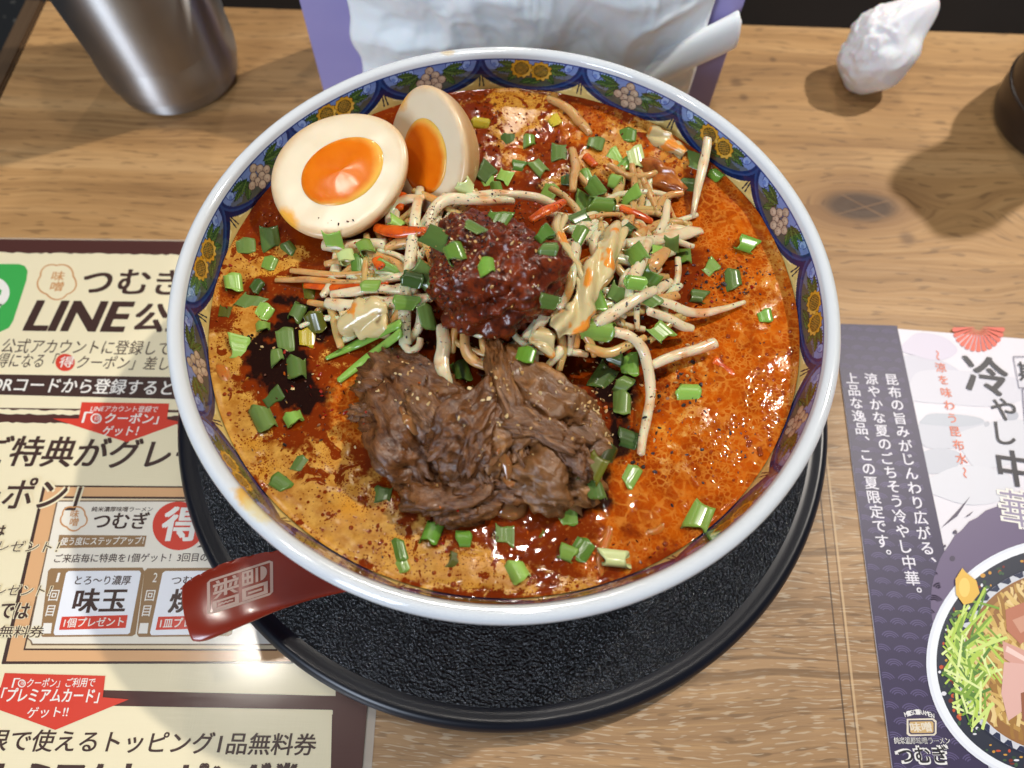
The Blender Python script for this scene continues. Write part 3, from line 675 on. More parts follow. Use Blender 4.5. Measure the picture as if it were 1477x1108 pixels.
# ------------------------------------------------------------------ spoon
sr = M('red_lacquer', 0.24, srgb(146, 44, 22), Coat_Weight=0.25, Coat_Roughness=0.12)
spoon = thing('soup_spoon', 'dark red soup spoon with a pale square crest, its handle sticking out under the bowl', 'spoon')
CL = np.array([bp(268, 886, .040), bp(300, 872, .0415), bp(345, 853, .0412), (bp(400, 836, .038)), bp(470, 822, .0315), (-0.040, -0.0860, .0245), (-0.016, -0.0835, .0205), (0.004, -0.083, .0190), (0.022, -0.083, .0185), (0.040, -0.083, 0.0195)])
WD = np.array([0.0106, 0.0111, 0.0112, 0.0102, 0.0090, 0.0086, 0.0150, 0.0180, 0.0165, 0.0060])
DP = np.array([-.0016, -.0006, 0, .0008, .0016, .0022, .0048, .0056, .0048, .0008])        # hollow depth in the middle
C5 = smooth_prof(np.c_[CL, WD, DP], 8)
T5 = np.gradient(C5[:, :3], axis=0); T5 /= np.linalg.norm(T5, axis=1)[:, None]
nc = 17; Vt, Vb = [], []
for i in range(len(C5)):
    s = np.cross(T5[i], (0, 0, 1)); s /= np.linalg.norm(s); nrm = np.cross(s, T5[i])
    endk = min(1.0, (i + 0.6) / 6.0) ; endk = math.sqrt(1 - (1 - endk) ** 2) if i < 6 else 1.0
    for j in range(nc):
        u = -1 + 2 * j / (nc - 1); wv = C5[i, 3] * (0.80 + 0.20 * endk)
        off = -C5[i, 4] * (1 - u * u) - 0.0006 * u ** 8
        P0 = C5[i, :3] + s * u * wv + nrm * off
        Vt.append(P0); Vb.append(P0 - nrm * (0.0042 if i > 4 else 0.0030 + 0.0003 * i) * (1 - 0.55 * u ** 6) - np.array([0, 0, 0.0]))
n = len(C5); Vs = np.array(Vt + Vb); o_ = n * nc; Fs = []
for i in range(n - 1):
    for j in range(nc - 1):
        a = i * nc + j; Fs.append((a, a + nc, a + nc + 1, a + 1)); Fs.append((o_ + a, o_ + a + 1, o_ + a + nc + 1, o_ + a + nc))
for i in range(n - 1):
    for j in (0, nc - 1):
        a = i * nc + j; Fs.append((a, a + nc, o_ + a + nc, o_ + a))
for j in range(nc - 1):
    for i in (0, n - 1):
        a = i * nc + j; Fs.append((a, a + 1, o_ + a + 1, o_ + a))
so = mesh('spoon_body', Vs, Fs, sr.m, spoon)
bm_ = so.modifiers.new('edge', 'BEVEL'); bm_.width = 0.0008; bm_.segments = 2; bm_.limit_method = 'ANGLE'; bm_.angle_limit = math.radians(40)
# crest: built flat in a unit square then laid on the handle
spb = BVHTree.FromPolygons([Vector(v) for v in Vs], Fs)
em = M('crest_paint', 0.4, srgb(206, 172, 156))
CR = [(298.5, 837.5), (393.5, 807), (394, 857), (299, 888)]     # photo corners: left-top, right-top, right-bottom, left-bottom
EV, EF = [], []
def crest(poly):
    b = len(EV); idx = []
    for (u, v) in poly:
        a = np.array(CR[0]) * (1 - u) * (1 - v) + np.array(CR[1]) * u * (1 - v) + np.array(CR[2]) * u * v + np.array(CR[3]) * (1 - u) * v
        hit = spb.ray_cast(Vector(CAM), Vector(ray(*a)))
        EV.append(np.array(hit[0]) - ray(*a) * 0.00015 if hit[0] is not None else np.array(bp(a[0], a[1], 0.041)))
    EF.append(tuple(range(b, b + len(poly))))
def rect(x0, y0, x1, y1, nx=6, ny=4):
    for i in range(nx):
        for j in range(ny):
            a, b_ = x0 + (x1 - x0) * i / nx, x0 + (x1 - x0) * (i + 1) / nx; c, d = y0 + (y1 - y0) * j / ny, y0 + (y1 - y0) * (j + 1) / ny
            crest([(a, c), (b_, c), (b_, d), (a, d)])
w_ = 0.045
rect(0.05, 0, 0.95, 0.065, 10, 1); rect(0.05, .935, .95, 1, 10, 1); rect(0, 0.07, w_, .93, 1, 8); rect(1 - w_, .07, 1, .93, 1, 8)
for (cx, cy) in ((0.05, .07), (.95, .07), (.05, .93), (.95, .93)): rect(min(cx, cx), 0, cx, 0) if False else None
for (a, b_) in (((0, .07), (.05, 0)), ((.95, 0), (1, .07)), ((1, .93), (.95, 1)), ((.05, 1), (0, .93))):
    cxm = (.05 if a[0] < .5 else .95); crest([a, b_, (b_[0], b_[1] + (.065 if b_[1] < .5 else -.065)), (a[0] + (w_ if a[0] < .5 else -w_), a[1])])
# upper left: rice-like mark (bars with slanted ticks)
rect(.09, .19, .48, .26, 5, 1); rect(.09, .40, .48, .47, 5, 1); rect(.255, .10, .305, .58, 1, 5)
for x in (.13, .38): crest([(x, .10), (x + .05, .10), (x + .07, .18), (x + .02, .18)])
for x in (.12, .20, .34, .42): crest([(x, .27), (x + .045, .27), (x + .03, .39), (x - .015, .39)])
for x, d in ((.20, -.08), (.36, .08)): crest([(x - .02, .48), (x + .03, .48), (x + .03 + d, .60), (x - .03 + d, .60)])
# lower left: mouth with wavy bar
rect(.08, .66, .48, .72, 5, 1); rect(.08, .86, .48, .93, 5, 1); rect(.08, .72, .14, .86, 1, 3); rect(.42, .72, .48, .86, 1, 3)
for i in range(8):
    f = lambda t: .79 + .014 * math.sin(t * 9); a, b_ = .17 + .028 * i, .17 + .028 * (i + 1); crest([(a, f(i) - .022), (b_, f(i + 1) - .022), (b_, f(i + 1) + .022), (a, f(i) + .022)])
# upper right: block with four holes, two bars and a half round
rect(.53, .09, .70, .15, 3, 1); rect(.53, .25, .70, .33, 3, 1); rect(.53, .43, .70, .50, 3, 1)
for x0, x1 in ((.53, .565), (.60, .635), (.665, .70)): rect(x0, .15, x1, .25, 1, 2); rect(x0, .33, x1, .43, 1, 2)
rect(.735, .09, .775, .50, 1, 5)
for i in range(8):
    a = -math.pi / 2 + math.pi * i / 8; b_ = -math.pi / 2 + math.pi * (i + 1) / 8; crest([(.81, .295 + .205 * math.sin(a)), (.81 + .10 * math.cos(a), .295 + .205 * math.sin(a)), (.81 + .10 * math.cos(b_), .295 + .205 * math.sin(b_)), (.81, .295 + .205 * math.sin(b_))])
# lower right: folded bar
rect(.53, .57, .92, .66, 5, 1); rect(.53, .83, .92, .92, 5, 1); rect(.53, .66, .59, .83, 1, 3); rect(.86, .66, .92, .83, 1, 3); rect(.62, .72, .83, .78, 4, 1)
mesh('crest', EV, EF, em.m, spoon, smooth=True)

# ------------------------------------------------------------------ steel pitcher
sm_ = M('brushed_steel', 0.45, srgb(176, 172, 168), Metallic=1.0)
sc = sm_.coord(); bn = sm_.noise(sm_.mapp(sc, (30, 30, 3000)), 1, 3, 0.6); bl = sm_.noise(sc, 30, 3)
sm_.set('Roughness', sm_.math('ADD', 0.38, sm_.math('MULTIPLY', bn, 0.14))); sm_.set('Base Color', sm_.mix(bl, srgb(172, 168, 164), srgb(200, 198, 196))); sm_.bump(bn, 0.05, 0.0003)
sm_.set('Anisotropic', 0.96)
tg = sm_.N.new('ShaderNodeTangent'); tg.direction_type = 'RADIAL'; tg.axis = 'Z'; sm_.set('Tangent', tg.outputs[0]); sm_.set('Anisotropic Rotation', 0.25)
PX, PY = -0.1955, 0.1935
tum = thing('steel_pitcher', 'brushed stainless steel pitcher standing at the back left of the table', 'pitcher', loc=(PX, PY, 0.0002))
V, F = lathe(smooth_prof([(0.0, 0.0012), (0.028, 0.001), (0.0315, 0.0), (0.0332, 0.0006), (0.0342, 0.0022), (0.0352, 0.008), (0.0366, 0.024), (0.0386, 0.048), (0.041, 0.085), (0.0432, 0.125), (0.0440, 0.135), (0.0432, 0.1355), (0.0424, 0.125), (0.040, 0.08), (0.037, 0.04), (0.034, 0.006), (0.0, 0.005)], 5), 128)
mesh('pitcher_body', V, F, sm_.m, tum)
hx = [(-0.041, 0.0, 0.118), (-0.055, 0.0, 0.124), (-0.070, 0, 0.116), (-0.073, 0, 0.095), (-0.066, 0, 0.076), (-0.052, 0.0, 0.064), (-0.0395, 0.0, 0.064)]
V, F = tube(hx, 0.0045, 12, 6, 0.6); mesh('handle', V, F, sm_.m, tum)
wm = M('water_drop', 0.02, (0.9, 0.9, 0.9), Transmission_Weight=0.9, IOR=1.33)
d0 = np.array(bp(138, 18, 0.038)); 
V, F = ico(3); 
dn = d0 - np.array([PX, PY, d0[2]]); dn /= np.linalg.norm(dn); 
B = basis(dn, (0, 0, 1)); dr = np.array([0, 0, 0.037]) + dn * 0.0374
mesh('water_drop', dr + (V * np.array([0.0022, 0.0013, 0.0006])) @ B, F, wm.m, tum)

# ------------------------------------------------------------------ lavender stand with white paper
lv = M('lavender_board', 0.42, srgb(160, 152, 205)); ln = lv.noise(lv.mapp(lv.coord(), (3, 3, 9)), 6, 3)
lv.set('Base Color', lv.mix(ln, srgb(152, 145, 200), srgb(166, 158, 208)))
stand = thing('lavender_stand', 'lavender card stand at the back of the table behind the bowl', 'stand')
def slab(P, th, name, mat, parent):
    P = np.array(P, float); n = np.cross(P[1] - P[0], P[3] - P[0]); n /= np.linalg.norm(n); Q = P + n * th
    V = np.vstack([P, Q]); F = [(3, 2, 1, 0), (4, 5, 6, 7), (0, 1, 5, 4), (1, 2, 6, 5), (2, 3, 7, 6), (3, 0, 4, 7)]
    o = mesh(name, V, F, mat, parent, smooth=False); return o
yb, yt = 0.181, 0.190; zt = 0.135
slab([(-0.1085, yb, 0.0), (0.1095, yb, 0.0), (0.1125, yt, zt), (-0.1105, yt, zt)], 0.0018, 'front_panel', lv.m, stand)
slab([(0.1095, yb + .004, 0.0), (-0.1085, yb + .004, 0.0), (-0.1085, yb + .0045, 0.0022), (0.1095, yb + .0045, 0.0022)], 0.040, 'foot', lv.m, stand)
slab([(0.1090, yb + .046, 0.0), (-0.108, yb + .046, 0.0), (-0.1095, yt + .004, zt - .002), (0.1115, yt + .004, zt - .002)], 0.0018, 'back_panel', lv.m, stand)
pw = M('white_paper', 0.55, srgb(250, 250, 251), Subsurface_Weight=0.2, Subsurface_Scale=0.002)
def crumple(P, s, amp, fr=60):
    q = P * fr; a = ridged(q + 0.6 * np.c_[vnoise(q * .7, s + 3), vnoise(q * .7, s + 4), vnoise(q * .7, s + 5)], 2, s) * 0.5 + vnoise(q * 0.35, s + 9) * 0.9
    return a * amp
nx, nz_ = 150, 90
u = np.linspace(0, 1, nx); v = np.linspace(0, 1, nz_); Ug, Vg = np.meshgrid(u, v, indexing='ij')
xw = -0.0835 + Ug * (0.1760 + 0.004 * Vg) ; zw = 0.004 + Vg * 0.110
depth = 0.007 * np.sin(np.pi * np.clip(Ug, 0, 1)) ** 0.5 + 0.004 * np.sin(np.pi * np.clip(Vg, 0, 1)) ** .5
P = np.stack([xw, 0 * xw, zw], -1).reshape(-1, 3)
cr = crumple(P * np.array([.8, 1, 1.2]), 3, 0.0068, 26) + crumple(P, 8, 0.0016, 75)
edge = (np.minimum(np.minimum(Ug, 1 - Ug) * 6, 1)).ravel()
Vx = P.copy(); Vx[:, 1] = 0.1795 + (zw.ravel() / zt) * 0.009 - 0.0025 - depth.ravel() - (cr + 0.0018) * (0.3 + 0.7 * edge)
Vx[:, 0] += 0.0018 * vnoise(P * 70, 4) * (1 - edge); Vx[:, 1] = np.minimum(Vx[:, 1], 0.1795 + (zw.ravel() / zt) * 0.009 - 0.0012)
wp = mesh('crumpled_wrapper', Vx, grid_faces(nx, nz_), pw.m)
md = wp.modifiers.new('thick', 'SOLIDIFY'); md.thickness = 0.0004; md.offset = 1
tag(wp, 'crumpled white paper wrapper leaning against the lavender stand', 'wrapper')
# rolled paper at its right
A0, A1 = np.array(bp(880, 112, .022)), np.array(bp(1058, 38, .052)); 
A0 = np.array([0.050, 0.163, 0.020]); A1 = np.array([0.1085, 0.1745, 0.0545])
ax = (A1 - A0) / np.linalg.norm(A1 - A0); sdv = np.cross(ax, (0, 0, 1)); sdv /= np.linalg.norm(sdv); upv = np.cross(sdv, ax)
VV = []; nu, nv = 40, 60
for i in range(nu):
    t = i / (nu - 1); c = A0 + (A1 - A0) * t
    for j in range(nv):
        a = 2 * math.pi * 1.6 * j / (nv - 1); r = 0.0030 + 0.0062 * j / (nv - 1) * (0.7 + 0.5 * t)
        r *= 1 + 0.06 * math.sin(3 * a + 4 * t) + 0.03 * math.sin(9 * t + a)
        VV.append(c + (math.cos(a) * sdv * 0.75 + math.sin(a) * upv * 1.15) * r + ax * 0.004 * math.sin(a) * t)
rp = mesh('rolled_napkin', np.array(VV), grid_faces(nu, nv), pw.m)
md = rp.modifiers.new('thick', 'SOLIDIFY'); md.thickness = 0.0005
tag(rp, 'rolled white paper napkin sticking out to the right of the crumpled wrapper', 'napkin')

# ------------------------------------------------------------------ crumpled tissue ball
tm = M('white_tissue', 0.85, srgb(244, 244, 247), Subsurface_Weight=0.5, Subsurface_Scale=0.004)
V, F = ico(6); bc = np.array([0.2010, 0.2040, 0.0225])
D = V.copy(); q = V * 2.6
q = V * 1.25; rough_side = sst(-.1, .7, -V[:, 0] * .8 + V[:, 2] * .5 - V[:, 1] * .1)
k = 1 + 0.13 * fbm(V * 1.1, 2, 21) + 0.035 * (ridged(q + 0.8 * np.c_[vnoise(q, 31), vnoise(q, 32), vnoise(q, 33)], 1, 22) - 0.3) + 0.04 * rough_side * (ridged(V * 2.2 + .5 * np.c_[vnoise(V * 3, 34), vnoise(V * 3, 35), vnoise(V * 3, 36)], 2, 23) - .4) + 0.004 * vnoise(V * 9, 24)
D = V * k[:, None] * np.array([0.0200, 0.0190, 0.0240])
# upper left cap of rough torn folds, and the twisted tail
tail = basis((0.52, 0.25, 0.82), (1, 0, 0))[2]; al_ = V @ tail
w = sst(0.62, 1.0, al_) ** 1.5
D += tail * (w * 0.0115)[:, None]; perp = D - np.outer(D @ tail, tail); D -= perp * (0.10 * w)[:, None]
D[:, 2] = np.maximum(D[:, 2], -0.0222)
D += (0.0006 * vnoise(V * 7, 55) * sst(0.2, .8, -V[:, 0] + .6 * V[:, 2]))[:, None] * V
ball = mesh('crumpled_tissue', D + bc, F, tm.m); tag(ball, 'crumpled white tissue ball with a pointed twist on the bare wood', 'tissue')

# ------------------------------------------------------------------ tall dark mill at the right edge, mostly out of the frame
dm = M('dark_wood_turned', 0.35, srgb(38, 26, 20)); zc = dm.coord()
rn = dm.noise(dm.mapp(zc, (2, 2, 900)), 1, 2); dm.set('Base Color', dm.mix(rn, srgb(26, 18, 15), srgb(58, 42, 32))); dm.bump(rn, 0.2, 0.0005)
cup = thing('pepper_mill', 'tall dark brown turned wooden pepper mill cut off by the right edge of the photo', 'pepper mill', loc=(0.3085, 0.176, 0.0002))
V, F = lathe(smooth_prof([(0, 0.001), (0.026, 0.0005), (0.034, 0.0), (0.0372, 0.003), (0.0395, 0.012), (0.0400, 0.024), (0.0398, 0.0255), (0.0400, 0.027), (0.0395, 0.045), (0.0370, 0.075), (0.031, 0.10), (0.026, 0.13), (0.0245, 0.16), (0.025, 0.185)], 5), 128)
V[:, 2] *= .84; mesh('mill_body', V, F, dm.m, cup)
V, F = lathe(smooth_prof([(0.0, 0.1855), (0.022, 0.1855), (0.0245, 0.187), (0.0255, 0.196), (0.0245, 0.205), (0.0235, 0.216), (0.021, 0.224), (0.016, 0.2265), (0.008, 0.2265), (0.0, 0.2265)], 5), 128)
pp = V[:, 0] * -0.57 + V[:, 1] * 0.82; V[:, 2] -= 0.024 * np.exp(-((pp - .001) / 0.0115) ** 2) * sst(0.195, 0.222, V[:, 2])
V[:, 2] *= .84; mesh('mill_head', V, F, dm.m, cup)
V, F = lathe(smooth_prof([(0.0393, 0.0245), (0.0408, 0.0254), (0.0408, 0.0264), (0.0393, 0.0275)], 3), 128); V[:, 2] *= .84; mesh('turned_ring', V, F, dm.m, cup)

# ------------------------------------------------------------------ broth
ZB = 0.0750
nr, nt = 230, 760
rr1 = np.sqrt(np.linspace(0.0, 1.0, nr)) * 0.10590; rr1[0] = 0.0004
th1 = np.linspace(0, 2 * np.pi, nt, endpoint=False)
R2, T2 = np.meshgrid(rr1, th1, indexing='xy'); R2 = R2.T; T2 = T2.T           # (nr, nt)
bx, by = R2 * np.cos(T2), R2 * np.sin(T2)
P3 = np.stack([bx, by, np.full_like(bx, ZB)], -1).reshape(-1, 3)
SX, SY = prj(P3)
def blobs(L):
    o = np.zeros(len(SX))
    for (cx, cy, rx, ry, a) in L: o = np.maximum(o, a * np.exp(-((SX - cx) / rx) ** 2 - ((SY - cy) / ry) ** 2))
    return o
foam = blobs([(305, 545, 62, 110, 1.1), (330, 640, 75, 100, 1.15), (420, 720, 105, 85, 1.15), (500, 770, 110, 55, 1.1), (480, 660, 45, 70, .85), (600, 815, 110, 45, 1.05), (540, 760, 50, 50, .9), (720, 835, 100, 34, .85), (850, 842, 90, 22, .6), (690, 790, 40, 30, .55), (470, 600, 30, 40, .6), (330, 385, 50, 45, 1.0), (350, 462, 44, 34, .95), (300, 420, 30, 70, .9), (400, 385, 60, 24, .75), (520, 520, 50, 26, .55), (465, 510, 50, 26, .5), (780, 160, 90, 40, .8), (900, 190, 80, 45, .85), (960, 235, 50, 40, .8), (740, 225, 60, 40, .75), (700, 190, 60, 40, .6), (840, 240, 80, 40, .7), (650, 150, 40, 14, .6), (700, 145, 50, 16, .6), (1000, 560, 60, 90, .55), (960, 650, 60, 60, .5), (1130, 340, 40, 60, .55), (1140, 560, 26, 90, .5), (905, 800, 35, 30, .5), (1090, 430, 50, 50, .6), (930, 820, 60, 26, .6), (850, 660, 50, 30, .3), (420, 370, 50, 25, .7)])
orange = blobs([(1060, 600, 120, 190, 1.2), (980, 720, 120, 90, 1.15), (1100, 450, 90, 120, 1.1), (1060, 320, 80, 90, 1.1), (1150, 540, 60, 160, 1.2), (960, 620, 60, 100, .8), (900, 790, 70, 50, .8), (980, 290, 90, 70, .55), (850, 185, 80, 40, .75), (950, 235, 60, 50, .85), (760, 235, 70, 40, .6), (500, 590, 50, 60, .75), (330, 430, 50, 60, .6), (400, 300, 40, 40, .4), (860, 810, 40, 40, .6)])
dark = blobs([(395, 515, 56, 48, 1.5), (435, 455, 66, 44, 1.4), (425, 570, 55, 36, 1.3), (465, 590, 30, 22, .7), (370, 420, 40, 30, .75), (480, 410, 60, 30, .5), (880, 545, 50, 55, 1.0), (895, 620, 34, 60, .95), (860, 700, 40, 50, .85), (830, 730, 30, 30, .7), (690, 735, 160, 50, .42), (720, 770, 50, 30, .55), (1020, 390, 50, 20, .6), (700, 160, 60, 20, .3), (790, 215, 80, 40, .45), (740, 260, 90, 35, .6), (540, 690, 30, 40, .4)])
lf = fbm(np.c_[SX / 46, SY / 46, 0 * SX], 4, 40); lf2 = fbm(np.c_[SX / 17, SY / 17, 0 * SX], 3, 50)
swx = SX + 26 * vnoise(np.c_[SX / 60, SY / 60, 0 * SX], 61); swy = SY + 26 * vnoise(np.c_[SX / 60, SY / 60, 0 * SX], 62)
sw = fbm(np.c_[swx / 55, swy / 26, 0 * SX], 3, 63)
foam = np.clip(foam - 0.15 + 0.22 * lf + 0.14 * lf2 + 0.14 * sw - 0.35 * sst(.5, 1.0, dark), 0, 1.5)
dark = np.clip(dark * (0.86 + 0.30 * lf + 0.48 * lf2 + .3 * sw), 0, 1.4)
orange = np.clip(orange + 0.18 * lf + .08 * lf2, 0, 1.4)
zb = ZB + 0.00018 * lf.reshape(nr, nt) + 0.0006 * sst(0.1035, 0.1060, R2) + 0.00022 * sst(.4, .6, foam).reshape(nr, nt)
# floating lumps just under the surface push it up
for (cx, cy, rr_, hh) in [(1070, 310, .010, .0010), (1000, 620, .012, .0008), (960, 735, .014, .0009), (1080, 560, .012, .0007), (700, 720, .03, .0006)]:
    c = bp(cx, cy, ZB); zb += hh * np.exp(-((bx - c[0]) ** 2 + (by - c[1]) ** 2) / rr_ ** 2)
BV_ = np.stack([bx, by, zb], -1).reshape(-1, 3)
def soup_mat():
    m = M('chilli_broth', 0.09); s = m.sep(m.attr('mask')); fo, orr, da = s[0], s[1], s[2]
    c = m.mapp(m.coord(), (1, 1, 0)); sh = lambda q: m.mapp(c, (1, 1, 0), (q, q * .7, 0))
    n1 = m.noise(c, 230, 4, 0.65); n2 = m.noise(c, 900, 3, 0.6); n3 = m.noise(c, 70, 3, 0.55); n4 = m.noise(c, 130, 4, 0.6, 0.8)
    cw = c
    red = m.mix(n3, srgb(86, 26, 2), srgb(150, 56, 5)); red = m.mix(m.math('MULTIPLY', m.ss(n1, .52, .70), .55), red, srgb(150, 70, 14)); red = m.mix(m.math('MULTIPLY', m.ss(m.noise(sh(11), 520, 3, .7), .58, .68), .6), red, srgb(176, 108, 44))
    # right side: oil drops in a paler net
    cj = m.N.new('ShaderNodeVectorMath'); cj.operation = 'MULTIPLY_ADD'; m.t.links.new(m.noise(c, 420, 2, .5, out=1), cj.inputs[0]); cj.inputs[1].default_value = (.0014, .0014, 0); m.t.links.new(c, cj.inputs[2]); cj = cj.outputs[0]
    e1 = m.vor(cj, 270, 'DISTANCE_TO_EDGE'); e2 = m.vor(m.mapp(cj, (1, 1, 0), (3, 2, 0)), 620, 'DISTANCE_TO_EDGE'); v3 = m.vor(sh(5), 1150)
    big = m.ss(m.noise(sh(2), 60, 2), 0.47, 0.56)
    l1 = m.math('SUBTRACT', 1.0, m.ss(e1, 0.03, 0.15)); l2 = m.math('SUBTRACT', 1.0, m.ss(e2, 0.04, 0.20))
    line = m.math('ADD', m.math('MULTIPLY', l1, big), m.math('MULTIPLY', l2, m.math('SUBTRACT', 1.0, m.math('MULTIPLY', big, .75))), clamp=True)
    line = m.math('MULTIPLY', line, m.ss(n1, .30, .52)); drop = m.math('SUBTRACT', 1.0, line)
    o1 = m.mix(m.ss(n3, 0.35, 0.65), srgb(146, 54, 2), srgb(182, 78, 4)); o2 = m.mix(m.ss(n1, .35, .7), srgb(200, 112, 22), srgb(220, 146, 58))
    smooth_ = m.ss(n4, 0.53, 0.66)
    ora = m.mix(m.math('MULTIPLY', line, 0.55), o1, o2); ora = m.mix(m.math('MULTIPLY', smooth_, .55), ora, srgb(200, 96, 4)); ora = m.mix(m.math('MULTIPLY', m.ss(m.noise(sh(8), 95, 3, .6, .5), .58, .68), .5), ora, srgb(128, 42, 2))
    base = m.mix(m.ss(m.math('ADD', orr, m.math('MULTIPLY', m.math('SUBTRACT', n1, 0.5), 0.6)), 0.30, 0.62), red, ora)
    dm_ = m.ss(m.math('ADD', da, m.math('MULTIPLY', m.math('SUBTRACT', n1, 0.5), 0.7)), 0.38, 0.80)
    base = m.mix(m.math('MULTIPLY', dm_, 0.96), base, srgb(20, 10, 7))
    # tan foam with oil holes
    h1 = m.math('MULTIPLY', m.math('SUBTRACT', 1.0, m.ss(m.vor(c, 380), 0.16, 0.30)), m.ss(m.noise(sh(1), 120, 2), 0.42, 0.58))
    h2 = m.math('MULTIPLY', m.math('SUBTRACT', 1.0, m.ss(m.vor(sh(4), 900), 0.20, 0.34)), m.ss(m.noise(sh(7), 90, 2), 0.38, 0.55))
    h3 = m.math('MULTIPLY', m.math('SUBTRACT', 1.0, m.ss(m.vor(sh(6), 1500), 0.22, 0.36)), 0.75)
    h4 = m.ss(m.noise(sh(9), 105, 4, 0.6, 1.2), 0.56, 0.61)
    hole = m.math('MAXIMUM', m.math('MAXIMUM', h1, h2), m.math('MAXIMUM', h4, m.math('MULTIPLY', h3, m.ss(n3, .4, .6))))
    fm = m.ss(m.math('SUBTRACT', m.math('ADD', fo, m.math('MULTIPLY', m.math('SUBTRACT', n1, 0.5), 0.9)), m.math('MULTIPLY', hole, 0.70)), 0.24, 0.50)
    fcol = m.mix(m.ss(n1, .35, .68), srgb(186, 126, 42), srgb(224, 174, 80)); fcol = m.mix(m.ss(n3, 0.45, 0.75), fcol, srgb(228, 164, 50)); fcol = m.mix(m.math('MULTIPLY', orr, 0.45, clamp=True), fcol, srgb(200, 104, 18)); fcol = m.mix(m.math('MULTIPLY', n2, .3), fcol, srgb(150, 88, 26))
    m.set('Base Color', m.mix(m.math('MULTIPLY', fm, 0.95), base, fcol))
    m.set('Roughness', m.math('ADD', 0.05, m.math('MULTIPLY', fm, 0.2))); m.set('Specular IOR Level', 0.34)
    h = m.math('ADD', m.math('MULTIPLY', fm, 0.6), m.math('MULTIPLY', m.math('MULTIPLY', drop, orr), 0.35)); h = m.math('ADD', h, m.math('MULTIPLY', n1, 0.10))
    m.bump(h, 0.10, 0.0006)
    return m.m
F = grid_faces(nr, nt); F += [(i * nt + nt - 1, (i + 1) * nt + nt - 1, (i + 1) * nt, i * nt) for i in range(nr - 1)]
F = [f[::-1] for f in F]; F.append(tuple(range(nt)))
br_o = mesh('broth', BV_, F, soup_mat()); setattr_col(br_o, 'mask', np.stack([foam, orange, dark], -1)); tag(br_o, 'oily red chilli broth with tan foam at the left and orange at the right', 'soup')
SOL = [(np.array([(-.2, -.2, ZB), (.2, -.2, ZB), (.2, .2, ZB), (-.2, .2, ZB)]), [(0, 1, 2, 3)])]      # what later pieces can rest on

# ------------------------------------------------------------------ mound of toppings: height field used to lay strands
MC = [(bp(745, 420, .085), .036, .0150), (bp(900, 440, .08), .028, .0075), (bp(560, 410, .08), .026, .0050), (bp(860, 340, .08), .024, .0070), (bp(640, 300, .08), .022, .006), (bp(690, 620, .08), .040, .0050)]
def hgt(x, y):
    h = 0
    for c, r, a in MC: h = h + a * math.exp(-((x - c[0]) ** 2 + (y - c[1]) ** 2) / r ** 2)
    return ZB + h
def onh(px, py, off=0.0):
    z = ZB
    for _ in range(6):
        q = bp(px, py, z); z = hgt(q[0], q[1]) + off
    return bp(px, py, z)

